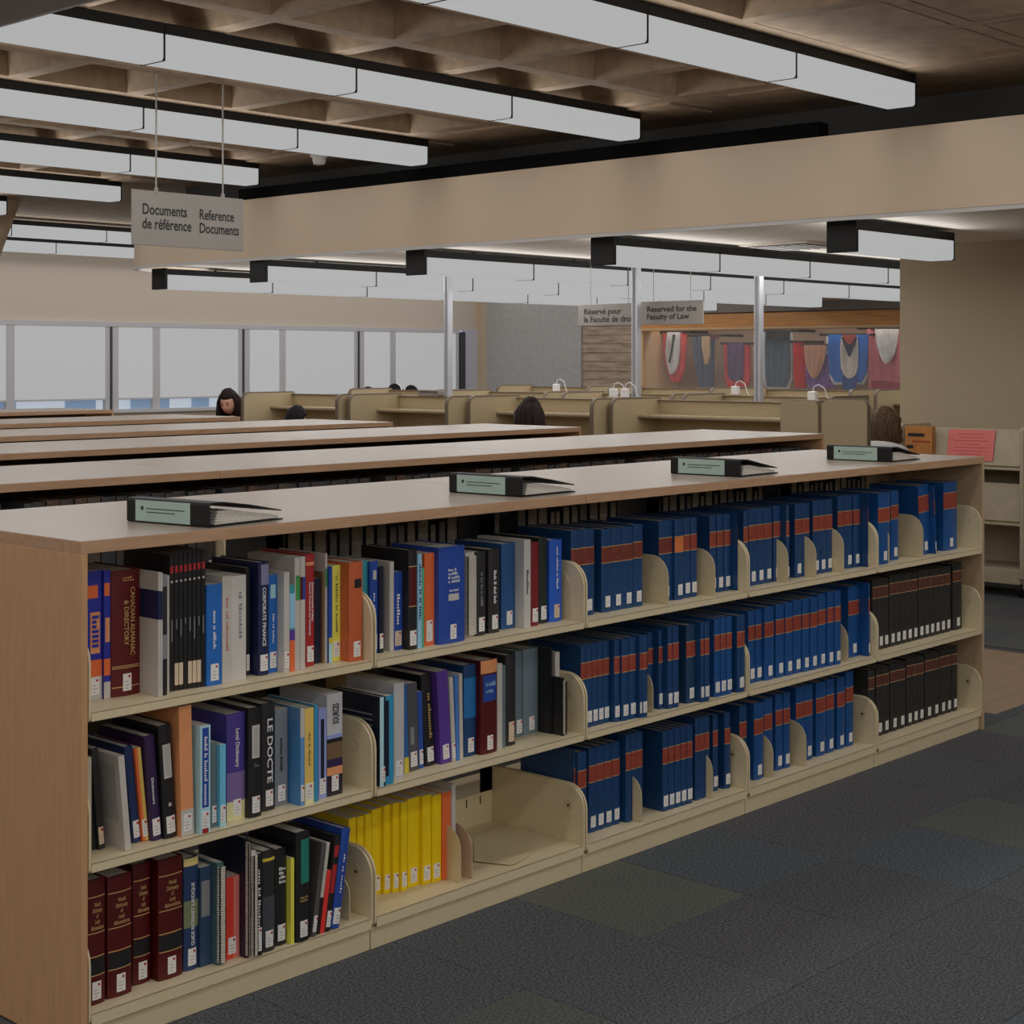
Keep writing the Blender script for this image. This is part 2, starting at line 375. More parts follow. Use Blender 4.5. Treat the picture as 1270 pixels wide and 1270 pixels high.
for y in (-4.4, -2.4, -.4): lamp_row(y, 2.295, 9.6, 6, 'white strip lamp added unseen below the low ceiling behind the right wall', group='unseen lamps added behind the right wall', power=.6)  # unseen rows, added for the light they give the room

# ------------------------------------------------------------------ dark duct at the top left, smoke detector, ceiling vent
q = at(0, 45, z=2.72).x
t = thing('air_duct', 'dark rounded duct crossing the top left corner above the lamps', 'duct', (q-.62, 1.4, 2.72))
MB().prism(rounded([(0, 0, .09), (.62, 0, .09), (.62, .33, .05), (0, .33, .05)], 6), 'y', -1.6, 3.2).build('duct_body', mat('duct_paint', pc(64, 58, 60), .35), t, smooth=False)
for yy in (-1.2, .6, 1.4): MB().box(.05, .08, yy, yy+.04, .32, CEIL-2.72+.02).box(.54, .57, yy, yy+.04, .32, CEIL-2.72+.02).build('hanger', DARK, t)
p = at(396, 200, z=CEIL-.06)
t = thing('smoke_detector', 'small white smoke detector under the concrete ceiling above the fascia', 'detector', (p.x, p.y, CEIL))
MB().lathe([(.075, 0), (.075, -.02), (.06, -.035)], 20).build('base', STICK, t, smooth=False)
MB().lathe([(.05, -.035), (.055, -.05), (.045, -.085), (.03, -.09)], 20).build('sensor_head', STICK, t)
p = at(985, 304, z=LOWC)
t = thing('ceiling_vent', 'slotted air vent in the low ceiling left of the short lamp', 'vent', (p.x, p.y, LOWC))
MB().box(-.3, .3, -.3, .3, -.012, .0).build('frame', WHITEC, t, bevel=.003)
for k in range(6): MB().box(-.26, .26, -.25+k*.09, -.25+k*.09+.05, -.02, -.011).build('slat', paint(110, 104, 98), t)

# ------------------------------------------------------------------ windows with pulled shades
YW = 16.0
FRAME = mat('window_frame', pc(150, 150, 152), .5); FRAMED = mat('window_post_dark', pc(48, 48, 54), .5)
SHADE = mat('backlit_shade', (.2, .2, .21), .8, emit=((.98, .985, 1.0), .335), var=.02, scale=3)
SHADE2 = mat('backlit_shade_narrow', (.2, .2, .21), .8, emit=((.98, .985, 1.0), .345), var=.02, scale=3)
PANE = mat('window_glass', (.6, .7, .8), .05, alpha=.25)
bays = [(-7.4, -1), (-5.0, -1), (-2.7, -1), (-.4, 0), (1.9, 0), (4.2, 0), (6.5, 0), (8.25, 1), (10.54, 1), (12.83, 1), (15.13, 1)]
head, sill = 2.10, .95
for i, (xb, _) in enumerate(bays):
    if xb < -6: xb = -5.95
    xe = bays[i+1][0] if i+1 < len(bays) else 17.43
    win = struct(link('window_%d' % (i+1), None, None, (xb, YW-.04, 0)))
    W = xe-xb; nar = .74
    MB().box(0, W, -.03, .06, head, head+.07).build('window_head', FRAME, win, bevel=.004)
    MB().box(0, W, -.06, .06, sill-.05, sill).build('window_sill', FRAME, win, bevel=.004)
    MB().box(-.02, .012, -.035, .05, sill, head).build('post', FRAMED, win)
    MB().box(.012, .12, -.02, .05, sill, head).build('window_frame', FRAME, win)
    MB().box(nar-.05, nar+.07, -.02, .05, sill, head).build('mullion', FRAME, win)
    MB().box(W-.09, W-.02, -.02, .05, sill, head).build('window_frame', FRAME, win)
    drop = .155
    MB().box(.10, nar-.04, -.012, -.006, sill+drop, head).build('shade', SHADE2, win)
    MB().box(nar+.06, W-.08, -.012, -.006, sill+drop, head).build('shade', SHADE, win)
    MB().box(.10, nar-.04, -.016, -.002, sill+drop-.02, sill+drop+.004).build('shade_rail', FRAME, win)
    MB().box(nar+.06, W-.08, -.016, -.002, sill+drop-.02, sill+drop+.004).build('shade_rail', FRAME, win)
    MB().box(.1, nar, .03, .036, sill, head).build('pane', PANE, win); MB().box(nar, W-.08, .03, .036, sill, head).build('pane', PANE, win)
struct(MB().box(17.43, 17.56, 15.93, 16.02, .5, 2.12).build('trim_3', FRAMED), 'dark post at the end of the window wall')
struct(MB().box(17.56, 17.9, 15.98, 16.02, .5, 2.17).build('trim_4', mat('pale_strip', pc(150, 150, 160), .5)), 'pale strip at the end of the window wall')
# building across the street, seen under the shades
t = thing('building', 'pale building with blue windows outside under the shades', 'building', (8, 30, -3))
MB().box(-8, 22, 0, 4, 0, 9).build('wall', mat('outside_wall', (.75, .76, .78), .8, emit=((.9, .95, 1.0), .40)), t)  # daylight on the facade is put in as emission
for k in range(16):
    for z in (1.2, 3.4, 5.6): MB().box(-7.5+k*1.8, -7.0+k*1.8+.3*(k % 3), -.06, .02, z, z+1.3).build('window', mat('outside_window', (.12, .25, .45), .2, emit=((.3, .48, .7), .22)), t)  # panes carry their daylight as emission too

# ------------------------------------------------------------------ main bookcase
T, U, NU, D = .018, .9, 5, .86
HT = 1.1986; L = 2*T+NU*U
ZS = {'b': .0927, 'm': .4439, 't': .7971}
XN = lambda n: T+n*U
bc = thing('bookcase', 'long wood-topped cream steel bookcase full of books in the foreground', 'bookcase', (0, 0, 0))
e1 = MB().box(0, T, 0, D, 0, HT-.03).build('end_panel', WOODEND, bc, bevel=.0012); e2 = MB().box(L-T, L, 0, D, 0, HT-.03).build('end_panel', mat('far_end_laminate', pc(138, 118, 92), .5, var=.05, scale=9, stretch=(7, 7, .8)), bc, bevel=.0012)
for a, b_ in ((0, XN(2)-.001), (XN(2)+.001, XN(4)-.001), (XN(4)+.001, L)):
    MB().box(a, b_, 0, D, HT-.03, HT-.0005).build('top_board', WOOD, bc, bevel=.0012)
    MB().box(a+.001, b_-.001, .001, D-.001, HT-.0005, HT).build('top_veneer', WOODTOP, bc)
HB = {'b': .185, 'm': .185, 't': .185}
def bracket_poly(zs, hb, y0=.0, y1=.40):
    return rounded([(y0, zs-.024, .012), (y1, zs-.024, 0), (y1, zs+hb, 0), (y0, zs+hb, .075)], 6)
for n in range(NU):
    xa, xb = XN(n), XN(n+1)
    MB().box(xa+.002, xb-.002, .0166, .04, 0, .064).build('kick_plate', STEEL, bc, bevel=.001)
    for s in 'bmt':
        zs = ZS[s]; th = .03 if s == 'b' else .022; g = .010
        MB().box(xa+g, xb-g, 0, .40, zs-th, zs-th+.002).box(xa+g, xb-g, 0, .40, zs-.003, zs).box(xa+g, xb-g, 0, .003, zs-th, zs).build('shelf', STEEL, bc, bevel=.0012)
        MB().box(xa+g, xb-g, .46, D, zs-th, zs).build('shelf', STEEL, bc)
        MB().box(xa+g, xb-g, .397, .401, zs, zs+.105).build('back_stop', STEEL, bc, bevel=.001)
        for k in range(13 if (n == 1 and s == 'b') else 0):
            MB().box(xa+.05+k*.065, xa+.054+k*.065, .3955, .3975, zs+.07, zs+.095).build('slot', DARK, bc)
        for x0_, x1_ in ((xa+.0032, xa+.0095), (xb-.0095, xb-.0032)):
            br = MB().prism(bracket_poly(zs, HB[s]), 'x', x0_, x1_).build('bracket', STEEL, bc, bevel=.002)
        # pressed boss on the right bracket, facing into the bay
        MB().lathe([(.017, xb-.0092), (.017, xb-.0108), (.012, xb-.0108), (.0095, xb-.0096), (.001, xb-.0094)], 18, 'x', (0, .065, zs+.115)).build('boss', STEELD, br)
        if s == 'b': MB().lathe([(.004, xb-.0094), (.004, xb-.0125), (.001, xb-.0128)], 10, 'x', (0, .065, zs+.115)).build('screw', mat('screw', (.12, .1, .07), .3, metal=.8), br)
    for yy in (.415,):
        for xx in (xa, xb): MB().box(max(T, xx-.02), min(L-T, xx+.02), yy, yy+.03, 0, HT-.03).build('upright', mat('upright_steel', pc(110, 98, 80), .5), bc)
# dark levelling foot and small black pad below the near end
MB().box(T, L-T, .03, D-.03, 0.0, .004).build('foot_rail', DARK, bc)

# ------------------------------------------------------------------ books
def strip_on_spine(b, t, z0, z1, off, bulge, x0=0., x1=1., n=6):
    """thin strip that follows the rounded spine between heights z0 and z1"""
    pts = []
    for k in range(n+1):
        f = x0+(x1-x0)*k/n; pts.append((f*t, -bulge*(1-(2*f-1)**2)-off))
    m = len(pts); vs = [(x, y, z) for z in (z0, z1) for x, y in pts]+[(x, y+off+.0006, z) for z in (z0, z1) for x, y in pts]
    fs = []
    for i in range(m-1): fs += [(i, i+1, m+i+1, m+i), (i, 2*m+i, 2*m+i+1, i+1), (m+i, m+i+1, 3*m+i+1, 3*m+i)]
    fs += [(0, m, 3*m, 2*m), (m-1, 3*m-1, 4*m-1, 2*m-1)]
    return b.add(vs, fs)
ALLBOOKS = []
def book(label, X, Y, zs, t, h, d, cover, kind='hard', lean=0, bands=(), texts=(), sticker=True, group=None, side=None, pages=PAPER, dot=True, cat='book', sz=.012, yaw=0, rules=(), sh=.042, name='book'):
    ln = math.radians(lean)
    o = thing(name, label, cat, (X, Y, zs+(t*math.sin(ln) if ln > 0 else 0)+.0005), group=group); o.rotation_euler = (0, ln, yaw)
    ALLBOOKS.append(o)
    bulge = min(.005, t*.14) if kind == 'hard' else 0
    bt = .0028 if kind == 'hard' else .0009
    if t < .012: bt = min(bt, t*.16)
    b = MB(); m = 6 if bulge else 1
    pts = [(t*k/m, -bulge*(1-(2*k/m-1)**2)) for k in range(m+1)]
    out = pts+[(t, d), (t-bt, d), (t-bt, bt+.001), (bt, bt+.001), (bt, d), (0, d)]
    b.prism(out, 'z', 0, h)
    ob = b.mesh('cover', cover)
    cov = link('cover', ob, o)
    ins = .003 if kind == 'hard' else .0006
    MB().box(bt, t-bt, bt+.0012, d-(.004 if kind == 'hard' else .0005), ins, h-ins).build('page_block', pages, o)
    if side:                                             # print on the front cover that faces the viewer
        for (y0, y1, z0, z1, mm) in side: MB().box(-.0006, .0004, y0*d, y1*d, z0*h, z1*h).build('cover_print', mm, cov)
    for q in bands:
        z0, z1, mm = q[:3]; xa, xb = (q[3], q[4]) if len(q) > 3 else (0, 1)
        nm = q[5] if len(q) > 5 else 'title_band'
        strip_on_spine(MB(), t, z0*h, z1*h, .0007, bulge, xa, xb).build(nm, mm, o)
    if rules:
        for r in rules: strip_on_spine(MB(), t, r*h, r*h+.0022, .0011, bulge, .03, .97).build('gilt_rule', GOLD, o)
    for q in texts:
        body, z0, z1, xa, xb, mm, di = q
        y = -bulge-.0022
        if di == 'd': lettering('title', body, mm, o, (xa*t, y, z1*h), (0, 0, -(z1-z0)*h), ((xb-xa)*t, 0, 0))
        elif di == 'u': lettering('title', body, mm, o, (xb*t, y, z0*h), (0, 0, (z1-z0)*h), (-(xb-xa)*t, 0, 0))
        else: lettering('title', body, mm, o, (xa*t, y, z0*h), ((xb-xa)*t, 0, 0), (0, 0, (z1-z0)*h))
    if sticker:
        wS = min(.024, t*.74) if sticker is True or sticker is STICKB else sticker
        cx = .5 if t < .04 else .52; a = (t*cx-wS/2)/t
        ms = STICKB if sticker is STICKB else STICK
        st = strip_on_spine(MB(), t, sz, sz+sh, .0014, bulge, a, a+wS/t, 4).build('call_number_label', ms, o)
        if t > .012:
            b = MB()
            for k in range(3): b.box(t*cx-wS*.30, t*cx+wS*(.10+.15*((k*7) % 2)), -bulge-.0021, -bulge-.0015, sz+.006+k*.008, sz+.0071+k*.008)
            b.build('call_number', mat('label_print', (.22, .22, .22), .6), st)
        if dot and t > .011: MB().lathe([(.0032, -bulge-.0015), (.0032, -bulge-.0023)], 10, 'y', (t*cx+wS*.22, 0, sz+sh-.007)).build('label_dot', REDDOT, st)
    return o
SHN = {'t': 'top shelf', 'm': 'middle shelf', 'b': 'bottom shelf'}
lastx = {}
def fit(u0, u1, vt, vb, s, bay, y=None, d=.2, lean=0, ymin=.006, ymax=.16):
    zs = ZS[s]
    Y = y if y is not None else min(ymax, max(ymin, at(u0, vb, z=zs).y))
    lim = XN(bay+1)-.0135
    while Y > ymin+.004 and at(u1, vb, y=Y).x > lim: Y -= .004                # keep inside the bay
    x0 = at(u0, vb, y=Y).x; x1 = at(u1, vb, y=Y).x
    key = (s, bay); lo = lastx.get(key, XN(bay)+.011)
    x0 = max(x0, lo+.0008); x1 = max(x1, x0+.006); x1 = min(x1, lim)
    lastx[key] = x1
    h = (at(u0, vt, y=Y).z-zs)/math.cos(math.radians(lean))
    return x0, Y, zs, x1-x0, min(h, {'t': .365, 'm': .325, 'b': .322}[s]*1.0)
c = paint
WH, CREAMP, GR = c(170, 166, 160), c(168, 160, 140), c(118, 120, 122)
BK, BK2, NAVY, DNAVY = c(26, 25, 27), c(36, 35, 37), c(22, 28, 66), c(18, 22, 42)
MAR, MAR2, RED, ORG, PEACH, YEL = c(72, 6, 9), c(80, 8, 9), c(150, 28, 30), c(208, 92, 38), c(206, 132, 84), c(188, 170, 40)
BLU, BLU2, LBLU, CYAN, TEAL, SKY = c(22, 92, 168), c(26, 62, 142), c(126, 172, 200), c(40, 140, 176), c(44, 130, 140), c(150, 190, 214)
PUR, DPUR, GRN, BRN, RUST, GTEAL = c(78, 48, 132), c(44, 28, 66), c(60, 130, 60), c(104, 78, 52), c(168, 78, 38), c(88, 104, 112)
LILAC, AMBER, LEMON = c(128, 140, 190), c(220, 168, 80), c(226, 204, 70)
INDI = c(34, 40, 140)
WI, GO, IK = WHITEINK, GOLD, INK
B1 = {}
# (left px, right px, top py, base py, cover, kind, label, extras)
B1['t', 0] = [
 (108.3,126.3,709.5,870,INDI,'soft','thick royal blue and orange book beside the wooden end panel',dict(bands=[(.79,.89,ORG,0,.72),(.36,.68,PEACH,.2,.86),(.18,.31,ORG),(0,.18,WH)],texts=[('~7',.4,.66,.3,.76,INDI,'d')])),
 (127.2,136.7,708,867.6,INDI,'soft','narrower royal blue and orange book next to the maroon almanac',dict(bands=[(.8,.9,ORG,.05,.9),(.44,.63,PEACH,.2,.9),(.18,.31,ORG),(0,.13,WH)],sticker=False)),
 (137.6,173.2,708.8,865.7,MAR2,'hard','large maroon almanac with gold lettering',dict(texts=[('CANADIAN ALMANAC',.32,.86,.62,.78,GO,'d'),('& DIRECTORY',.40,.76,.40,.56,GO,'d'),('~4/5',.91,.95,.35,.75,GO,'h')],rules=[.07,.22,.235])),
 (189.5,195,710.7,866,WH,'soft','white thin book with navy cover block, left of a white pair',dict(bands=[(.62,.85,NAVY)],side=[(.0,.5,.62,.85,NAVY),(.45,.9,.09,.19,GR)],sticker=False)),
 (195,200.6,711,865,WH,'soft','white thin book with navy block, right of a white pair',dict(bands=[(.62,.85,NAVY)],sticker=False)),
 (201.5,207,713,863,GR,'soft','thin grey and black booklet before the black journals',dict(bands=[(.5,.9,BK2),(0,.3,BK)],sticker=False)),
 (207.4,210,714,860,WH,'soft','very thin white pamphlet beside the black journals',dict(sticker=False)),
]
for k in range(8):
    B1['t', 0].append((210.4+k*5.55,215.7+k*5.55,688-k*.9,858-k*.8,BK,'soft','%s black journal with red tip in the row of eight' % ORD[k],
        dict(bands=[(.86,.91,RED,.15,.85,'red_tip'),(.79,.805,WH,.25,.75,'white_mark'),(.36+.03*(k*3 % 5),.52,GR,.4,.62,'title_strip')]+([(.04,.2,STICKB,0,1,'call_number_label')] if k in (1,2,4,5,6) else []),sticker=False)))
B1['t', 0] += [
 (255,274.9,726,852,BLU,'soft','bright blue book right of the black journals',dict(texts=[('~6 2 8',.36,.74,.4,.6,WI,'d')])),
 (275.8,287.4,715.3,848.4,WH,'soft','white paperback with faint red title beside the bright blue book',dict(texts=[('~4 3 11',.3,.8,.4,.6,RUST,'d')],sticker=False)),
 (287.4,305,715,846,c(178,175,170),'soft','thicker white paperback left of a slim black book',dict(texts=[('~2 9',.4,.85,.5,.7,GR,'d')],sticker=False)),
 (305,309.7,704.5,838,BK2,'soft','slim black book before the corporate finance volume',dict(sticker=True,dot=False)),
 (320.4,333,698,838.5,NAVY,'hard','navy corporate finance book with white lettering',dict(bands=[(.8,.98,c(120,118,150),.2,1,'pattern_panel')],texts=[('CORPORATE FINANCE',.26,.78,.25,.6,WI,'d')])),
 (333.4,343.6,713.7,835,BLU,'soft','medium blue book right of the corporate finance volume',dict(texts=[('~5 3 8',.3,.6,.4,.62,WI,'d')],bands=[(.76,.9,SKY,.2,.8)])),
 (351,359,710.3,835,WH,'soft','plain white book with wide pale cover showing',dict()),
 (359.3,365.6,726,833.5,TEAL,'soft','teal and orange book between two white books',dict(bands=[(0,.36,ORG),(.36,.48,PUR),(.5,.9,LBLU)],sticker=False)),
 (365.6,371.8,692,832,WH,'soft','white book with lime band',dict(bands=[(.62,.84,GRN,.2,1)],sticker=False)),
 (372,378.4,691,831,WH,'soft','white book with maroon and blue band',dict(bands=[(.62,.82,MAR,0,.5),(.62,.82,BLU2,.5,1)],sticker=False)),
 (379,389.4,688,827,RED,'hard','red government index book',dict(bands=[(.9,.93,PEACH)],texts=[('Government Index',.4,.75,.55,.8,WI,'d'),('Federal, Provincial and Territorial',.28,.75,.2,.45,WI,'d')])),
 (390,397.5,718,823.6,DNAVY,'soft','dark navy book right of the red index',dict(sticker=False)),
 (397.6,400.4,710,823,BRN,'soft','very thin brown booklet',dict(sticker=False)),
 (400.6,404.4,687,823,WH,'soft','tall thin white book with green block',dict(bands=[(.7,.86,GRN)],sticker=False)),
 (404.6,411.9,703.7,823,BLU2,'soft','blue book with yellow foot left of the yellow book',dict(bands=[(.2,.26,YEL),(0,.2,SKY)],sticker=False)),
 (412.2,422,702,821,LEMON,'soft','yellow paperback beside the rust brown book',dict(texts=[('~2 7 2 7',.3,.9,.4,.6,BRN,'d')])),
 (422.4,449.4,699.6,820,RUST,'hard','thick rust brown book with black title box by the bracket',dict(bands=[(.74,.83,BK,.32,.86,'title_box')])),
]
B1['t', 1] = [
 (449,455.6,696,808,TEAL,'soft','thin turquoise book at the left end of its bay',dict(sticker=False,y=.085)),
 (457,468.5,697,806,BLU2,'soft','blue book with small white square',dict(bands=[(.8,.9,WH,.4,.8)],texts=[('~3 7',.3,.66,.4,.65,WI,'d')],y=.075)),
 (469,475.6,703,806,DNAVY,'soft','narrow dark blue book with low label',dict(y=.07)),
 (483.5,488.4,697,808,WH,'soft','white edged book with broad pale cover and rust top',dict(sticker=False)),
 (488.6,499,710,807,BLU2,'soft','blue arbitration book with beige label',dict(texts=[('~10',.32,.72,.3,.65,WI,'d')],sticker=STICKB)),
 (503,516.8,683,807,BK,'hard','tall black book with wine red panel',dict(bands=[(.44,.82,MAR,.06,.94)],rules=[.43,.83])),
 (517.4,523.2,687.6,804.8,LBLU,'soft','thin light blue book beside the orange book',dict(texts=[('~8 2 2 5',.3,.9,.3,.7,DNAVY,'d')],sticker=False)),
 (523.5,526,704.7,803.5,c(70,150,110),'soft','very thin green booklet',dict(sticker=False)),
 (526.4,538.6,687,801.6,ORG,'soft','bright orange book with white label',dict(sh=.06)),
 (541.8,576,680,800.6,BLU2,'hard','large blue book with white title and white box',dict(bands=[(.44,.51,WH,.34,.74,'white_box')],texts=[('~5 2/9/2 8/2 8',.62,.78,.3,.75,WI,'h'),('~5 6',.535,.56,.35,.7,WI,'h')])),
 (577,588.2,686,791,WH,'comb','white comb-bound book',dict(sticker=False)),
 (590,602,685,789,BK2,'hard','black book with white label, left of two',dict(texts=[('~2 3 3 2 6',.35,.75,.35,.6,GR,'d')])),
 (605.7,619,682,786,BK2,'hard','black book with white label, right of two',dict(texts=[('~6 2 5 5',.35,.75,.35,.6,WI,'d')])),
 (621.6,638.7,675,781,c(28,72,120),'hard','steel blue book left of the white thick book',dict()),
 (642,658,671,781,c(170,168,164),'soft','thick white book with dark script title',dict(texts=[('~10',.38,.66,.35,.65,DPUR,'d')],sticker=False)),
 (658.3,667.5,673,776.7,c(110,18,26),'hard','dark red book with white label',dict()),
 (668,678.5,667,773.8,c(28,36,34),'hard','dark green black book with two labels',dict()),
 (681.4,696.5,670.5,772,c(24,80,176),'hard','vivid blue book beside the bookend',dict(texts=[('~5 8 2 6',.4,.92,.45,.6,WI,'d')],sticker=STICKB)),
]
B1['m', 0] = [
 (107.6,113.4,940,1066,CREAMP,'soft','thin cream booklet against the wooden end panel',dict(sticker=False)),
 (113.6,119.5,927,1055,BK,'soft','thin upright black book near the end panel',dict(sticker=False)),
 (122.5,130.5,927,1054.5,BK2,'soft','thin leaning black book with beige label',dict(lean=-5,sticker=STICKB)),
 (155.5,162.8,937,1056,WH,'soft','leaning white book with printed cover facing out',dict(lean=-5,side=[(.1,.7,.3,.9,c(150,148,146)),(.55,.75,.06,.13,BK)],sticker=False,d=.17)),
 (165,174.5,925,1046,c(26,44,84),'hard','leaning dark blue book with white label',dict(lean=-6)),
 (176,184.5,927,1044.6,ORG,'soft','leaning orange book',dict(lean=-6,dot=True,bands=[(0,1,AMBER,.45,1)])),
 (188,200.5,912.4,1043.7,DPUR,'hard','leaning dark purple dictionary',dict(lean=-5,texts=[('Dictionnaire',.35,.6,.25,.5,WI,'d')])),
 (204,219.5,899.7,1041,BK,'hard','leaning black binder with framed white title plate',dict(lean=-4,bands=[(.53,.83,WH,.2,.82,'title_plate'),(.55,.81,c(150,148,146),.3,.72,'title_frame'),(.28,.31,WH,.4,.6,'white_mark')])),
 (223.5,240.5,877,1039,PEACH,'soft','tall peach book with white foot',dict(lean=-1.5,bands=[(0,.2,WH)])),
 (248.4,261,901.5,1035.5,SKY,'soft','pale blue book with blue title strip',dict(bands=[(.24,.98,BLU2,.2,.82),(0,.05,RED,.2,.8)],texts=[('~6 2 9 9',.26,.9,.35,.65,WI,'d')])),
 (262,269,921,1027,GTEAL,'soft','narrow grey blue book',dict()),
 (270,280,925,1027,c(90,170,200),'soft','small cyan book',dict(bands=[(0,.25,SKY)])),
 (281,303.5,887,1020,c(66,52,128),'hard','thick purple legal dictionary with cream foot',dict(bands=[(0,.18,c(210,190,140)),(.18,.45,c(110,90,140))],texts=[('Legal Dictionary',.5,.86,.35,.62,WI,'d')])),
 (305.5,324,879.6,1016,BK,'hard','black binder with framed white plate',dict(bands=[(.54,.84,WH,.22,.8,'title_plate'),(.56,.82,c(150,148,146),.32,.7,'title_frame')],texts=[('~7/4 8',.46,.5,.3,.7,GR,'h')])),
 (324.6,340.6,874,1007,BK2,'hard','black book with large white title',dict(texts=[('LE DOCTE',.26,.86,.3,.72,WI,'d')])),
 (341,356.5,881,1001,c(110,116,122),'soft','grey book right of the black title',dict(texts=[('~10 9',.35,.7,.4,.6,BK,'d')])),
 (372.5,377.6,879,1000,c(82,130,176),'soft','blue paperback with wide blue cover showing',dict(side=[(.0,1,0,.86,c(62,120,172))],bands=[(.7,1,WH)])),
 (378,389,879.6,998.7,AMBER,'soft','amber yellow book with cream foot',dict(bands=[(0,.22,c(220,200,150))],texts=[('~4 2 7',.4,.75,.4,.6,BRN,'d')])),
 (389.9,394.2,874.6,995,c(40,130,170),'soft','thin teal book behind the amber book',dict(sticker=False)),
 (395,404.8,879.6,991.7,LILAC,'soft','periwinkle book with dark strip',dict(bands=[(.22,.88,DNAVY,.3,.7)])),
 (405.5,424.5,862,988.7,c(168,168,172),'soft','white book with striped brown and dark lower spine',dict(bands=[(.36,.52,BRN),(.52,.56,BK),(.28,.36,DPUR),(.2,.28,PEACH),(0,.2,c(36,32,44)),(.56,.6,LILAC)],texts=[('SOURCES',.7,.9,.35,.75,BK,'u')])),
]
B1['m', 1] = [
 (471,478,865,977,DNAVY,'hard','navy book with pale edge and wide lined cover',dict(bands=[(0,1,SKY,0,.55)],side=[(.15,.85,.6+.06*k,.615+.06*k,GR) for k in range(4)])),
 (478.5,487.8,864,976,c(34,130,168),'soft','teal book beside white stack',dict(bands=[(.1,.95,DNAVY,0,.4)],sticker=False)),
 (488.5,501,848.5,969,c(166,165,166),'soft','pale stack of loose leaf papers',dict(dot=True)),
 (501.4,507,849,959,c(40,90,150),'soft','thin blue book with yellow foot',dict(bands=[(0,.17,YEL)],sticker=False)),
 (507.5,519.5,848.5,957.6,c(72,72,78),'soft','marbled charcoal book',dict(lean=-2,bands=[(.3,.5,GR,.2,.6)])),
 (520,525.6,858,953.7,c(34,70,150),'soft','narrow royal blue book beside marbled book',dict(lean=-2)),
 (527.5,539.5,837,951,BK,'hard','leaning black book with gold lines',dict(lean=-4,texts=[('~3 13',.3,.8,.4,.7,GO,'d')])),
 (547,560,833,948.5,PUR,'soft','leaning violet book',dict(lean=-4)),
 (561,565.5,840,945,WH,'soft','thin white papers beside the violet book',dict(lean=-3,sticker=True)),
 (566,570,838,944,c(60,110,180),'soft','thin blue booklet between white ones',dict(lean=-2,sticker=False)),
 (570.5,574.5,836,943,WH,'soft','white booklet left of the cyan paneled book',dict(lean=-1,sticker=False)),
 (575,590,826,939.4,c(20,56,100),'hard','dark blue book with cyan panel',dict(bands=[(.42,.86,c(20,100,160))])),
 (593,616,821,937.6,MAR,'hard','maroon book with peach head and blue panel',dict(bands=[(.86,1,PEACH),(.56,.84,BLU2,.12,.92)],texts=[('~3 8/2 6',.64,.78,.22,.82,LBLU,'h')])),
 (616.6,622.8,824,930,WH,'soft','thin white book right of the maroon book',dict(sticker=False)),
 (623,626.8,826,928,GTEAL,'soft','very thin grey green booklet',dict(sticker=False)),
 (627.2,638.7,813.4,925.7,BK2,'hard','black book with tall beige label',dict(sticker=STICKB,sh=.06)),
 (639,647.8,808,915,GTEAL,'hard','narrow grey blue volume',dict()),
 (648.6,667,806,912,c(96,112,122),'hard','wider grey blue volume',dict()),
 (668.6,675.5,807,912,BK,'soft','tall thin black book left of the small notebook',dict(y=.075,sticker=False)),
 (676,687,846,911,BK,'comb','small black comb-bound notebook',dict(bands=[(.2,.45,BRN,0,.5)],sticker=False,y=.03,d=.13)),
 (688.6,694,809.5,904,WH,'soft','tall thin white binder by the bracket',dict(sticker=False)),
]
WL = [(.04,.12,.0),]
def wdl(u0,u1,vt,vb,l): 
    return (u0,u1,vt,vb,MAR,'hard',l,dict(bands=[(.24,.37,BK,.02,.98,'black_band')],rules=[.86,.57,.38,.23],texts=[('World\nDictionary\nof\nLegal\nAbbreviations',.6,.82,.2,.85,GO,'h')]))
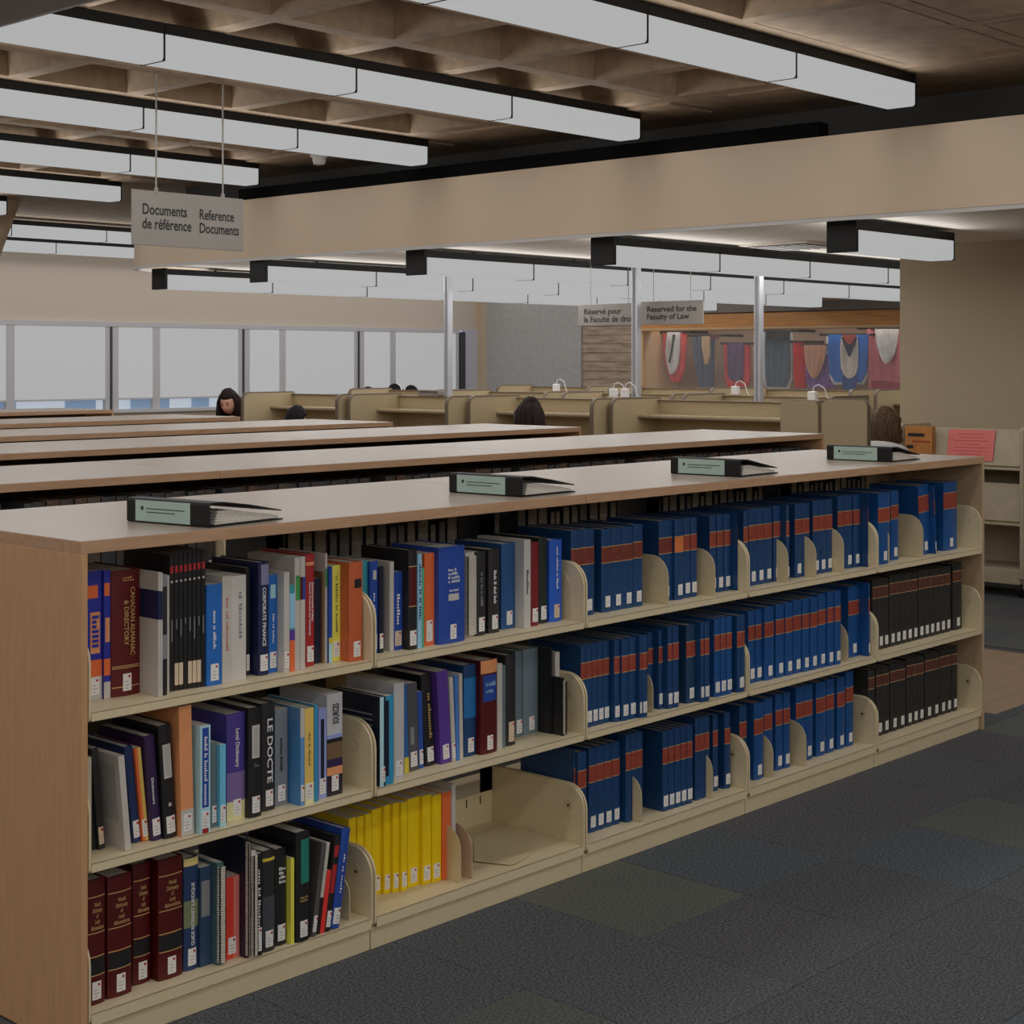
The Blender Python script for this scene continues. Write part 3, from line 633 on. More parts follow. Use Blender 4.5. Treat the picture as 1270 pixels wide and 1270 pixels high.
B1['b', 0] = [
 wdl(106,130,1094,1249.5,'maroon abbreviations dictionary volume against the end panel'),
 wdl(133,163,1089,1240,'maroon abbreviations dictionary volume, second from the end panel'),
 wdl(164.7,186,1073.5,1223,'maroon abbreviations dictionary volume pushed back, third from end panel'),
 wdl(196,226,1068,1218,'maroon abbreviations dictionary volume pulled forward, fourth from end panel'),
 (227.6,245.5,1066,1205.5,c(30,52,90),'hard','navy guide with yellow glow and white vertical title',dict(bands=[(.93,1,c(200,180,110)),(.38,.62,c(110,118,84),0,1)],texts=[('GUIDE INTERNET JURIDIQUE',.22,.78,.42,.72,WI,'u')])),
 (246.4,263,1077.6,1201,c(38,60,88),'soft','blue booklet with grey panel',dict(bands=[(.5,.86,GR,.1,.8)],sticker=False)),
 (265.5,277,1072,1199,c(60,90,96),'comb','teal comb-bound book beside the red folder',dict(sticker=False)),
 (278,296.5,1090,1192,c(196,48,32),'soft','bright red folder with pink edge',dict(bands=[(0,1,c(200,110,100),.62,1)])),
 (298,307.6,1042,1191,DNAVY,'comb','tall navy comb-bound book with white spine comb',dict(sticker=False)),
 (308.5,317,1057,1190.5,WH,'comb','white coil-bound book with black label',dict(bands=[(.4,.7,BK,0,.4)],sticker=False)),
 (317.4,325.2,1060,1188,BK,'soft','narrow black book with white lettering',dict(texts=[('~5 3 10',.25,.85,.3,.65,WI,'d')],sh=.06)),
 (325.5,340.3,1057,1182,BK2,'hard','black book with grey lower half',dict(bands=[(.1,.55,c(60,62,68)),(.9,.93,YEL)])),
 (341,355,1054.6,1174,BK,'hard','black book with white title block',dict(texts=[('~4/3/4/4',.64,.82,.2,.8,WI,'h')])),
 (355.8,364.8,1066.7,1173,c(214,196,60),'soft','small yellow paperback',dict(sticker=False)),
 (367,383.5,1033.8,1169.8,BK,'hard','tall black book with teal panel',dict(bands=[(.53,.93,c(24,110,96),.3,.95)],texts=[('~7 3/10',.36,.42,.2,.8,GO,'h')])),
 (386,391.5,1052,1163,c(70,68,66),'hard','leaning charcoal book',dict(lean=9)),
 (392,396,1050,1160,WH,'soft','leaning white document',dict(lean=9,bands=[(.0,.4,BK)],sticker=False)),
 (396.3,402,1084,1159,c(210,40,34),'soft','short leaning bright red book',dict(lean=9,sticker=False)),
 (402.4,409,1042,1157,BK,'hard','leaning black book with red panels',dict(lean=9,bands=[(.4,.7,RED,.1,.9),(.78,.9,RED,.1,.9)])),
 (410,420.5,1034,1154,BLU2,'hard','leaning royal blue book with white title',dict(lean=9,texts=[('~3 2 6',.35,.75,.4,.6,WI,'d')])),
]
YV = mat('yellow_law_volume', (.93, .67, .002), .5, var=.05, scale=40)
B1['b', 1] = []
for k,(a,b_,vt,vb) in enumerate([(432.6,441.5,1016,1119),(442,451,1014,1117),(451.5,460.8,1011,1115),(461.3,472.6,1005,1112),(473,484.2,1001,1110.5),(484.8,494.8,998,1108.6),(495.2,505,996.6,1107),(505.6,520.2,992,1102),(520.8,534.4,989,1099.5),(534.9,547,988,1095.8)]):
    B1['b', 1].append((a,b_,vt,vb,YV,'soft','%s plain yellow volume from the left, bottom shelf' % ORD[k],dict(rules=(),d=.22)))
B1['b', 1] += [(548.5,559,984,1092,ORG,'soft','orange book behind the bookend next to yellow volumes',dict(sticker=False,d=.2)),
               (559.5,565,974,1089,WH,'soft','tall white document with red foot behind the bookend',dict(bands=[(.28,.42,RED)],sticker=False,d=.2))]
COMB = mat('plastic_comb', pc(165, 160, 150), .4)
def comb(o, t, h):
    b = MB(); n = int(h/.0065)
    for k in range(n):
        z = .008+k*(h-.016)/n
        b.box(.0, t, -.012, -.009, z, z+.0042).box(.0, .003, -.012, .001, z, z+.0042).box(t-.003, t, -.012, .001, z, z+.0042)
    b.build('binding_comb', COMB, o)['kind'] = 'stuff'
for (s, bay), lst in B1.items():
    for (u0, u1, vt, vb, cov, kind, lab, ex) in lst:
        ex = dict(ex); y = ex.pop('y', None); d = ex.pop('d', .2)
        x, Y, zs, t, h = fit(u0, u1, vt, vb, s, bay, y, lean=ex.get('lean', 0))
        place = {'t': 'on the top shelf', 'm': 'on the middle shelf', 'b': 'on the bottom shelf'}[s]
        if 'shelf' not in lab and len(lab.split()) <= 12: lab = lab+' '+place
        o = book(lab, x, Y, zs, t, h, min(d, .385-Y), cov, 'soft' if kind == 'comb' else kind, pages=PAPER, group='books on the front bookcase', **ex)
        if kind == 'comb': comb(o, t, h)

# law report volumes -------------------------------------------------------------
LAWB = [mat('law_blue_cloth', pc(12, 48, 86), .42, var=.16, scale=90), mat('law_blue_cloth_bright', pc(12, 58, 108), .4, var=.14, scale=90), mat('law_blue_cloth_deep', pc(18, 46, 74), .45, var=.18, scale=90)]
LAWR = [mat('law_red_label', pc(104, 36, 28), .4, scale=170, stretch=(2.2, 1, 1), col2=pc(132, 60, 42)), mat('law_brown_label', pc(80, 30, 26), .4, scale=170, stretch=(2.2, 1, 1), col2=pc(106, 52, 38)), mat('law_orange_label', pc(176, 92, 44), .4, var=.3, scale=240, stretch=(2.5, 1, 1))]
LAWG = mat('law_grey_cloth', pc(32, 32, 30), .6, var=.35, scale=60, stretch=(1, 1, .3)); LAWGB = mat('law_grey_label', pc(74, 40, 30), .5, var=.35, scale=200)
GILT2 = mat('dull_gilt', pc(150, 120, 84), .4, metal=.2)
COUNT = {}
def law(u0, u1, n, vt, vb, s, bay, m=0, r=0, z=(.60, .78), dark=False, sticker=True, y=None, lean=0):
    for k in range(n):
        a = u0+(u1-u0)*k/n; b_ = u0+(u1-u0)*(k+1)/n-.25
        dv = -(vt-448)/1840*(a-u0)*1.0; dvb = -(vb-448)/1840*(a-u0)
        x, Y, zs, t, h = fit(a, b_, vt+dv, vb+dvb, s, bay, y, lean=lean, ymax=.075)
        i = COUNT[(s, bay)] = COUNT.get((s, bay), -1)+1
        nm = '%s %s volume with %s band from the left, %s, %s bay' % (ORD[i], 'dark grey law' if dark else 'blue law', 'brown' if dark or r == 1 else 'red', SHN[s], ORD[bay])
        o = book(nm, x, Y, zs, t, h, min(.23, .385-Y), LAWG if dark else LAWB[m], 'hard', bands=[(z[0], z[1], LAWGB if dark else LAWR[r], .0, 1)], rules=[] , sticker=sticker, pages=PAPERD, dot=False, group='dark grey law volumes' if dark else 'blue law volumes', sh=.036, lean=lean, sz=.016)
        b = MB(); bul = min(.005, t*.14)
        for zz in (z[0]-.012, z[1]+.002): strip_on_spine(MB(), t, zz*h, zz*h+.003, .0009, bul).build('gilt_rule', GILT2, o)
# top shelf, bays three to five
law(708, 737, 2, 658.4, 760, 't', 2, r=1, y=.075)
law(745.8, 785.3, 3, 657, 759, 't', 2, r=1); law(785.6, 797, 1, 651, 748, 't', 2, r=1)
law(817, 834, 1, 646.6, 746, 't', 2, r=1); law(834.2, 848, 1, 645, 745, 't', 2, r=2); law(848.2, 864.4, 2, 643, 742, 't', 2)
law(880, 915, 4, 640, 736, 't', 2)
law(922, 928, 1, 634, 724, 't', 3, y=.06); law(928.6, 957.6, 3, 632, 723, 't', 3); law(959, 968, 1, 628, 719, 't', 3); law(973, 979, 1, 627, 718, 't', 3, y=.05)
law(985.7, 1003.9, 2, 625.5, 715, 't', 3); law(1008, 1032.5, 3, 621.5, 710.7, 't', 3); law(1038.7, 1076, 4, 615.6, 702.6, 't', 3)
law(1089, 1104, 1, 612, 692, 't', 4, m=1, y=.04); law(1104.8, 1114.5, 1, 609, 689, 't', 4, m=1)
law(1141, 1154, 1, 602.8, 683, 't', 4, m=1, z=(.62, .84), lean=-4); law(1155, 1160, 1, 603, 683, 't', 4, m=1, lean=-4, y=.05); law(1170, 1187, 1, 599, 676, 't', 4, m=1, z=(.62, .84))
# middle shelf
law(720.3, 755.8, 5, 801, 903, 'm', 2, y=.05); law(761.7, 768.8, 1, 793.7, 896, 'm', 2); law(771, 789, 2, 792.5, 894.6, 'm', 2); law(789.3, 803, 2, 790, 892, 'm', 2); law(803.5, 810, 1, 785, 888, 'm', 2, sticker=False, y=.07)
law(813.6, 822, 1, 783, 880.6, 'm', 2); law(826.6, 842, 2, 778, 880, 'm', 2); law(851, 862.5, 1, 776, 873, 'm', 2, m=2); law(866.8, 880, 2, 773, 871.7, 'm', 2); law(885.7, 908, 3, 767.7, 865, 'm', 2, m=1); law(914, 924, 1, 764, 858.7, 'm', 2)
law(928, 945, 2, 758, 848, 'm', 3, m=1); law(946, 960, 1, 754, 845, 'm', 3, m=1); law(962, 983.5, 2, 750, 841, 'm', 3, m=1); law(984, 1014, 3, 745, 836, 'm', 3, m=1); law(1014.6, 1024.5, 1, 738, 829, 'm', 3, m=1); law(1025, 1043, 2, 735, 827, 'm', 3, m=1)
law(1052, 1079, 2, 727.5, 816, 'm', 3, m=1)
law(1082, 1102, 3, 719, 802, 'm', 4, dark=True, z=(.74, .88)); law(1103, 1138.3, 5, 714, 797, 'm', 4, dark=True, z=(.74, .88)); law(1139, 1179, 6, 708, 790, 'm', 4, dark=True, z=(.74, .88)); law(1181.5, 1193, 1, 700, 775.7, 'm', 4, dark=True, z=(.74, .88))
# bottom shelf
law(694.7, 704.4, 1, 934.7, 1040, 'b', 2, y=.06, sticker=False); law(714, 727.6, 1, 934.7, 1040, 'b', 2, y=.05, sticker=False); law(730, 769, 4, 928.6, 1032, 'b', 2); law(776, 797, 3, 911.5, 1012, 'b', 2, y=.06, sticker=False)
law(821.6, 859, 5, 907.8, 1006.7, 'b', 2); law(862, 880, 3, 890.7, 990, 'b', 2, y=.05, sticker=False); law(884, 890.7, 1, 887, 980, 'b', 2); law(898.5, 906, 1, 884.6, 978.6, 'b', 2)
law(917, 926, 1, 875.7, 968, 'b', 3, y=.05, sticker=False); law(935, 947, 1, 873, 968, 'b', 3, m=1); law(947.5, 958, 1, 867, 958, 'b', 3, m=1, y=.06, sticker=False); law(961.6, 980, 2, 862, 956, 'b', 3, m=1)
law(987, 1008, 2, 853, 938.6, 'b', 3, m=1); law(1012, 1024.5, 1, 847.6, 936, 'b', 3, m=1); law(1025, 1034.7, 1, 843.5, 932, 'b', 3, m=1); law(1038, 1048, 1, 841, 929, 'b', 3, m=1); law(1049, 1058.5, 1, 834, 921, 'b', 3, m=1)
law(1066, 1085, 2, 834, 915, 'b', 4, dark=True, z=(.74, .88), y=.05); law(1086.5, 1103, 2, 829, 910, 'b', 4, dark=True, z=(.74, .88)); law(1104, 1123, 2, 824, 905, 'b', 4, dark=True, z=(.74, .88)); law(1124, 1146, 3, 817, 897, 'b', 4, dark=True, z=(.74, .88)); law(1147, 1165, 2, 811, 890, 'b', 4, dark=True, z=(.74, .88)); law(1165.5, 1187.5, 3, 806, 886, 'b', 4, dark=True, z=(.74, .88))

# bookends ------------------------------------------------------------------------
be_cache = {}
def bookend(uf, vt, s, bay, Y, label, depth=.12, m=STEELD, x=None):
    zs = ZS[s]; X = at(uf, vt, y=Y).x if x is None else x
    for o in ALLBOOKS:                                                   # slide into the nearest gap between books
        pass
    hh = at(uf, vt, y=Y+.03).z-zs
    t = thing('bookend', label, 'bookend', (X, Y, zs+.0006), group='cream metal bookends')
    MB().prism(rounded([(0, 0, 0), (depth, 0, 0), (depth, hh, .015), (0, hh, min(.07, hh*.45))], 6), 'x', -.0012, .0012).build('upright_plate', m, t)
    MB().box(-.002, .0, .005, depth-.01, 0, .0008).build('foot', m, t)
    return t
BE = [(829, 688, 't', 2, .02), (887, 679.7, 't', 2, .02), (977.6, 667, 't', 3, .02), (1012.4, 663.5, 't', 3, .02), (1046.7, 654, 't', 3, .02), (1103, 646, 't', 4, .03), (1145, 637.6, 't', 4, .02),
      (810, 829, 'm', 2, .03), (1052, 770, 'm', 3, .03), (796, 958, 'b', 2, .02), (884, 928.6, 'b', 2, .02), (959, 907.8, 'b', 3, .02), (1000, 891.7, 'b', 3, .02)]
bnum = {}
for uf, vt, s, bay, Y in BE:
    k = bnum[(s, bay)] = bnum.get((s, bay), -1)+1
    bookend(uf, vt, s, bay, Y, '%s cream metal bookend from the left, %s, %s bay' % (ORD[k], SHN[s], ORD[bay]))
bookend(709, 705, 't', 1, .05, 'cream metal bookend beside the vivid blue book, top shelf')
bookend(245.5, 950, 'm', 0, .02, 'slim cream bookend beside the tall peach book, middle shelf')
bookend(434, 1083, 'b', 0, .03, 'cream bookend holding the leaning books, bottom shelf')
bookend(571.5, 1022, 'b', 1, .03, 'left of two cream bookends beside the yellow volumes', depth=.14)
bookend(585.7, 1021, 'b', 1, .03, 'right of two cream bookends beside the yellow volumes', depth=.15, m=mat('tan_bookend', pc(150, 128, 104), .5))
# spare bookend plate lying flat in the empty stretch of the bottom shelf
zb = ZS['b']+.0012
pp = [at(u, v, z=zb) for u, v in ((588, 1069), (632, 1074), (640, 1072), (656, 1063), (664, 1032), (645, 1030), (640, 1026), (600, 1040), (588, 1048))]
cx_ = sum(p.x for p in pp)/len(pp); cy_ = sum(p.y for p in pp)/len(pp)
t = thing('spare_bookend', 'flat spare bookend plates lying on the empty part of the bottom shelf', 'bookend', (cx_, cy_, ZS['b']))
MB().prism([(p.x-cx_, p.y-cy_) for p in pp], 'z', .004, .0062).build('plate', STEELD, t)
MB().prism([(p.x-cx_+.03, p.y-cy_+.045) for p in pp], 'z', .0008, .003).build('lower_plate', STEELD, t)

# volumes on the far side of the front bookcase, seen over the books --------------
brnd = random.Random(3); x = .9; k = 0
FORE = [mat('far_volume_pages', pc(128, 119, 108), .85, var=.3, scale=120), mat('far_volume_pages_grey', pc(108, 103, 98), .85, var=.25, scale=120)]
fb = []
for k in range(5):
    wd = .03+.006*k; hh = .29+.006*k
    fb.append((wd, MB().box(0, .003, 0, .22, 0, hh).box(wd-.003, wd, 0, .22, 0, hh).box(0, wd, .217, .22, 0, hh).mesh('cover', BK), MB().box(.003, wd-.003, .004, .217, .003, hh-.004).mesh('page_block', FORE[k % 2])))
while x < L-.2:
    n = int((x-T)/U); k = brnd.randrange(5); wd, cm_, pm = fb[k]
    if x+wd > XN(n+1)-.03: x = XN(n+1)+.03; continue
    if brnd.random() < .03: x += .08; continue
    t = thing('book', 'dark volume on the far side of the front bookcase, fore-edge facing forward', 'book', (x, .48+brnd.uniform(0, .006), ZS['t']+.001), group='volumes on the far side of the front bookcase')
    link('cover', cm_, t); link('page_block', pm, t); x += wd+.002+brnd.uniform(0, .004)

# ------------------------------------------------------------------ the bookcases behind
def back_case(x0, x1, y, label, seams, d=.86):
    t = thing('bookcase', label, 'bookcase', (x0, y, 0)); W = x1-x0
    MB().box(0, T, 0, d, 0, HT-.03).build('end_panel', WOODEND, t, bevel=.0012); MB().box(W-T, W, 0, d, 0, HT-.03).build('end_panel', WOODEND, t, bevel=.0012)
    xs = [0]+[s-x0 for s in seams]+[W]
    for a, b_ in zip(xs, xs[1:]):
        MB().box(a+.0008, b_-.0008, 0, d, HT-.03, HT-.0005).build('top_board', WOOD, t, bevel=.0012)
        MB().box(a+.0015, b_-.0015, .001, d-.001, HT-.0005, HT).build('top_veneer', WOODTOP, t)
    MB().box(T, W-T, .42, .44, 0, HT-.03).build('centre_panel', mat('case_core', pc(60, 54, 46), .7), t)
    n = max(1, round((W-2*T)/.9)); w_ = (W-2*T)/n
    for i in range(n):
        a = T+i*w_
        MB().box(a+.002, a+w_-.002, .017, .04, 0, .064).build('kick_plate', STEEL, t)
        for zs in ZS.values():
            MB().box(a+.01, a+w_-.01, 0, .41, zs-.022, zs).build('shelf', STEEL, t); MB().box(a+.01, a+w_-.01, .45, d, zs-.022, zs).build('shelf', STEEL, t)
            for q0 in (a+.002, a+w_-.009): MB().prism(bracket_poly(zs, .185), 'x', q0, q0+.007).build('bracket', STEEL, t)
    return n, w_
cases = [(0.0, at(1022, 540, y=1.73).x, 1.73, 'second', [at(273, 584, y=1.73).x, at(273, 584, y=1.73).x+1.8]), (0.3, at(721, 530, y=3.37).x, 3.37, 'third', [3.6]), (1.2, at(487.6, 522, y=4.88).x, 4.88, 'fourth', [at(248.6, 532, y=4.88).x]),
         (2.2, at(298.2, 515, y=6.52).x, 6.52, 'fifth', [at(66, 526, y=6.52).x]), (3.0, at(141, 506, y=8.75).x, 8.75, 'sixth', [])]
FARC = [paint(58, 52, 48), paint(72, 64, 56), paint(52, 52, 56), paint(78, 56, 46), paint(52, 58, 58)]
for ci, (x0, x1, y, nm, seams) in enumerate(cases):
    n, w_ = back_case(x0, x1, y, 'low wood-topped bookcase, %s from the front' % nm, seams)
    if ci > 2: continue
    br_ = random.Random(20+ci); xx = max(x0+T, at(-30, 560, y=y).x)
    cov = [MB() for _ in range(5)]; pag = MB(); lab_ = MB()
    while xx < x1-.1:
        i = int((xx-x0-T)/w_); lim = x0+T+(i+1)*w_-.014; k = br_.randrange(6); wd = (.042, .05, .058, .048, .036, .054)[k]; hh = (.327, .33, .328, .33, .325, .329)[k]-(.0, .03, .03)[ci]-(br_.uniform(0, .05) if ci else 0); dd = .21
        if xx+wd > lim: xx = x0+T+(i+1)*w_+.014; continue
        if br_.random() < .03: xx += .09; continue
        yy = y+.03+br_.uniform(0, .02); z0 = ZS['t']+.0006
        cov[k % 5].prism([(xx+a, yy+b_) for a, b_ in [(0, 0), (wd/2, -.004), (wd, 0), (wd, dd), (wd-.003, dd), (wd-.003, .004), (.003, .004), (.003, dd), (0, dd)]], 'z', z0, z0+hh)
        pag.box(xx+.003, xx+wd-.003, yy+.004, yy+dd-.004, z0+.003, z0+hh-.005); lab_.box(xx+wd*.2, xx+wd*.8, yy-.0055, yy-.003, z0+.02, z0+.055)
        xx += wd+.002+br_.uniform(0, .006)
    t = thing('book_row', 'row of thick dark volumes under the top board of the %s bookcase' % nm, 'books'); t['kind'] = 'stuff'
    for q, b in enumerate(cov): b.build('covers', FARC[q], t)['kind'] = 'stuff'
    pag.build('page_blocks', mat('far_page_tops', pc(150, 138, 124), .85, var=.2, scale=60), t)['kind'] = 'stuff'; lab_.build('call_number_labels', STICK, t)['kind'] = 'stuff'

# ------------------------------------------------------------------ binders lying on the front bookcase
TEALB = mat('binder_label', pc(128, 148, 140), .55, var=.03, scale=20)
BIND = mat('binder_vinyl', (.014, .014, .015), .55, spec=.25)
def binder(u, v, rz, label, wob=0, th=.062):
    p = at(u, v, z=HT); W, LN = .27, .30
    t = thing('binder', label, 'binder', (p.x, p.y, HT+.0006), rz, 'ring binders lying on the front bookcase')
    # spine stands on -x; sheet section in (x, z), extruded along y
    sec = rounded([(0, 0, .006), (W, 0, 0), (W, .003, 0), (.004, .003, 0), (.004, th-.003, .006), (.05, th-.004, .02), (W*.55, .040+wob*.4, .05), (W*.98, .019+wob*.3, 0), (W*.98, .022+wob*.3, 0), (W*.55, .043+wob*.4, .05), (.05, th, .02), (0, th, .008)], 4)
    MB().prism(sec, 'y', 0, LN).build('cover', BIND, t)
    lb = MB().box(-.0012, .0005, .066, LN-.034, .004, th-.004).build('spine_label', TEALB, t)
    b = MB()
    for z_, y0, y1 in ((.036, .085, .225), (.027, .12, .225)): b.box(-.0018, -.001, y0, y1, z_, z_+.0022)
    b.box(-.0018, -.001, .236, .245, .033, .043)
    b.build('print_line', INK, lb)
    # page stack: wedge of sheets, slightly fanned
    for k in range(5):
        z0 = .005+k*.0068; x0_ = .026+.004*k; sag = .0105*k
        pts = [(x0_, z0), (W-.012-.004*k, max(.004, z0-sag*.55)), (W-.012-.004*k, max(.004, z0-sag*.55)+.0055), (x0_+.05, z0+.006), (x0_, z0+.0055)]
        MB().prism(pts, 'y', .006+.002*k, LN-.012).build('sheet_pack', PAPER, t)
    for yy in (.05, .15, .25):
        MB().tube([(.02+.016*(1-math.cos(a)), yy, .022+.018*math.sin(a)) for a in [PI*1.9*q/10 for q in range(11)]], .0018, 6).build('ring', CHROME, t)
    return t
binder(259, 655, .14, 'nearest teal-labelled black binder on the front bookcase top', .012)
binder(647, 617, .05, 'second teal-labelled binder from the left, near the top board seam', .008)
binder(918, 592, .06, 'third teal-labelled binder from the left on the bookcase top')
binder(1106, 573.5, .06, 'farthest teal-labelled binder, beside the far bookcase end')

# ------------------------------------------------------------------ hanging signs
ys = 4.5
p0 = at(164, 303, y=ys); p1 = at(302, 247, y=ys); SW, SHh = p1.x-p0.x, p1.z-p0.z
t = thing('hanging_sign', 'grey bilingual reference documents sign hanging on two chains', 'sign', (p0.x, ys, p0.z))
MB().box(0, SW, 0, .012, 0, SHh).build('plate', SIGN, t, bevel=.002)
lettering('lettering', 'Documents\nde référence', INK, t, (SW*.085, -.0015, SHh*.30), (SW*.43, 0, 0), (0, 0, SHh*.46), align='LEFT')
lettering('lettering', 'Reference\nDocuments', INK, t, (SW*.59, -.0015, SHh*.29), (SW*.365, 0, 0), (0, 0, SHh*.45), align='LEFT')
for fx in (.21, .81):
    b = MB(); zt_ = CEIL-p0.z
    nl = 46
    for k in range(nl):
        z_ = SHh+(zt_-SHh)*k/nl; hl = (zt_-SHh)/nl
        b.box(SW*fx-(.005 if k % 2 else .0025), SW*fx+(.005 if k % 2 else .0025), .006-(.0025 if k % 2 else .005), .006+(.0025 if k % 2 else .005), z_, z_+hl*1.05)
    b.build('chain', CHROME, t)
    MB().lathe([(.012, SHh-.01), (.012, SHh+.02)], 8, c=(SW*fx, .006, 0)).build('clip', CHROME, t)

SX = 7.9
def plate_sign(u0, u1, vt, vb, txt, label, X):
    a = at(u0, vb, x=X); b_ = at(u1, vt, x=X); W = a.y-b_.y; H = b_.z-a.z
    t = thing('hanging_sign', label, 'sign', (X, a.y, a.z))
    MB().box(0, .012, -W, 0, 0, H).build('plate', SIGN, t, bevel=.002)
    lettering('lettering', txt, INK, t, (-.0015, -W*.10, H*.16), (0, -W*.80, 0), (0, 0, H*.64), align='LEFT')
    for fy in (.2, .8): MB().tube([(.006, -W*fy, H), (.006, -W*fy, LOWC-a.z)], .003, 6).build('hanger_wire', CHROME, t)
    return t
plate_sign(717, 795, 375.5, 404.5, 'Réservé pour\nla Faculté de droit', 'grey faculty sign with French lettering behind the post', 8.50)
plate_sign(795, 872, 372, 403.5, 'Reserved for the\nFaculty of Law', 'grey faculty sign with English lettering right of the post', 8.45)

# ------------------------------------------------------------------ study carrels
def carrel(name_lab, X, Y, W, H=1.33, dep=.62, back=False, rz=0):
    t = thing('study_carrel', name_lab, 'carrel', (X, Y, 0), rz, 'beige study carrels')
    def sp(y0, y1):
        poly = rounded([(0, .05, 0), (dep, .05, 0), (dep, H, .03), (0, H, .07)], 6)
        o = MB().prism(poly, 'y', y0, y1).build('side_panel', CARREL, t)
        ed = [(a, (y0+y1)/2, b_) for a, b_ in poly if b_ > .06]
        bb = MB(); n = len(poly)
        # dark edging: slightly wider rim around the panel's outline
        inner = rounded([(.008, .05, 0), (dep, .05, 0), (dep, H-.008, .03), (.008, H-.008, .063)], 6)
        outer = rounded([(-.003, .05, 0), (dep, .05, 0), (dep, H+.003, .03), (-.003, H+.003, .072)], 6)
        m = len(outer); vs = [(a, y, b_) for y in (y0-.0015, y1+.0015) for a, b_ in outer]+[(a, y, b_) for y in (y0-.0015, y1+.0015) for a, b_ in inner]
        fs = []
        for i in range(2, m-1): fs += [(i, i+1, m+i+1, m+i), (i, 2*m+i, 2*m+i+1, i+1), (m+i, m+i+1, 3*m+i+1, 3*m+i)]
        i = m-1; fs += [(i, 0, m, m+i), (i, 2*m+i, 2*m, 0), (m+i, m, 3*m, 3*m+i)]
        bb.add(vs, fs).build('edge_trim', CARRELD, o)
    sp(-.03, 0); sp(-W, -W+.03)
    MB().box(dep-.03, dep, -W+.03, -.03, .1, H-.025).build('back_panel', CARREL, t, bevel=.003)
    MB().box(dep-.05, dep+.02, -W+.03, -.03, H-.026, H-.02).build('top_trim', CARRELD, t)
    MB().box(.05, dep-.03, -W+.03, -.03, .71, .74).build('desk_top', CARREL, t, bevel=.003)
    sh_ = MB().box(dep-.30, dep-.03, -W+.03, -.03, H-.155, H-.135).build('book_shelf', CARREL, t, bevel=.002)
    MB().box(dep-.301, dep-.29, -W+.03, -.03, H-.16, H-.15).build('shelf_lip', CARRELD, sh_)
    return t
cpos = [(7.23, 8.75, 1.36, 'study carrel behind the seated woman at the left'), (7.30, 7.34, 1.24, 'second study carrel from the left, with the post behind it'), (7.49, 6.06, 1.36, 'study carrel with the long-haired person'), (7.64, 4.66, 1.68, 'study carrel under the faculty sign')]
for x_, y_, w_, l_ in cpos: carrel(l_, x_, y_, w_)
for k, (x_, y_, w_, l_) in enumerate([(9.3, 9.6, 1.3, 'rear study carrel at the far left'), (9.3, 8.1, 1.3, 'rear study carrel behind the thin post'), (9.3, 6.6, 1.3, 'rear study carrel below the grey wall'), (9.3, 5.2, 1.5, 'rear study carrel behind the white chargers'), (11.6, 9.6, 1.4, 'far study carrel beneath the board-marked wall'), (11.7, 8.0, 1.4, 'far study carrel beneath the first gown'), (11.8, 6.4, 1.4, 'far study carrel beneath the dark gown'), (11.9, 4.8, 1.4, 'far study carrel beneath the pink gown')]): carrel(l_, x_, y_, w_, 1.33 if k < 4 else 1.34)
def screen(X, u0, u1, label, H=1.345):
    a = at(u0, 495, x=X).y; b_ = at(u1, 495, x=X).y; W = a-b_
    t = thing('privacy_screen', label, 'screen', (X, a, 0))
    poly = rounded([(0, .04, 0), (-W, .04, 0), (-W, H, .05), (0, H, .05)], 5)
    MB().prism(poly, 'x', 0, .035).build('panel', CARREL, t)
    outer = rounded([(.004, .04, 0), (-W-.004, .04, 0), (-W-.004, H+.004, .052), (.004, H+.004, .052)], 5)
    b = MB(); m = len(outer); vs = [(x_, a_, z_) for x_ in (.008, .042) for a_, z_ in outer]+[(x_, a_, z_) for x_ in (.008, .042) for a_, z_ in poly]; fs = []
    for i in range(m):
        j = (i+1) % m; fs += [(i, j, m+j, m+i), (i, 2*m+i, 2*m+j, j), (m+i, m+j, 3*m+j, 3*m+i)]
    b.add(vs, fs).build('edge_trim', CARRELD, t)
    MB().box(-.10, .14, -.06, -.03, 0, .045).box(-.10, .14, -W+.03, -W+.06, 0, .045).build('foot', CARRELD, t)
screen(7.55, 968, 1014, 'narrower beige privacy screen left of the brown-haired person'); screen(6.88, 1019, 1075, 'wider beige privacy screen beside the brown-haired person', 1.372)
# power posts
for u, x_, l_, vb_, z1_ in ((556, 8.2, 'aluminium service post in front of the windows', 490, 2.5), (789, 8.32, 'aluminium service post between the two faculty signs', 488, 2.5), (941, 9.0, 'aluminium service post in front of the gown display', 484, 2.5)):
    p = at(u, vb_, x=x_); t = thing('service_post', l_, 'post', (p.x, p.y, 0))
    MB().box(-.03, .03, -.03, .03, 0, z1_).build('post', ALU, t, bevel=.004)
    MB().box(-.033, -.029, -.012, .012, 0, z1_).build('channel', mat('post_channel', pc(112, 114, 118), .5), t)
    MB().box(-.06, .06, -.06, .06, 0, .012).build('base_plate', ALU, t, bevel=.002)
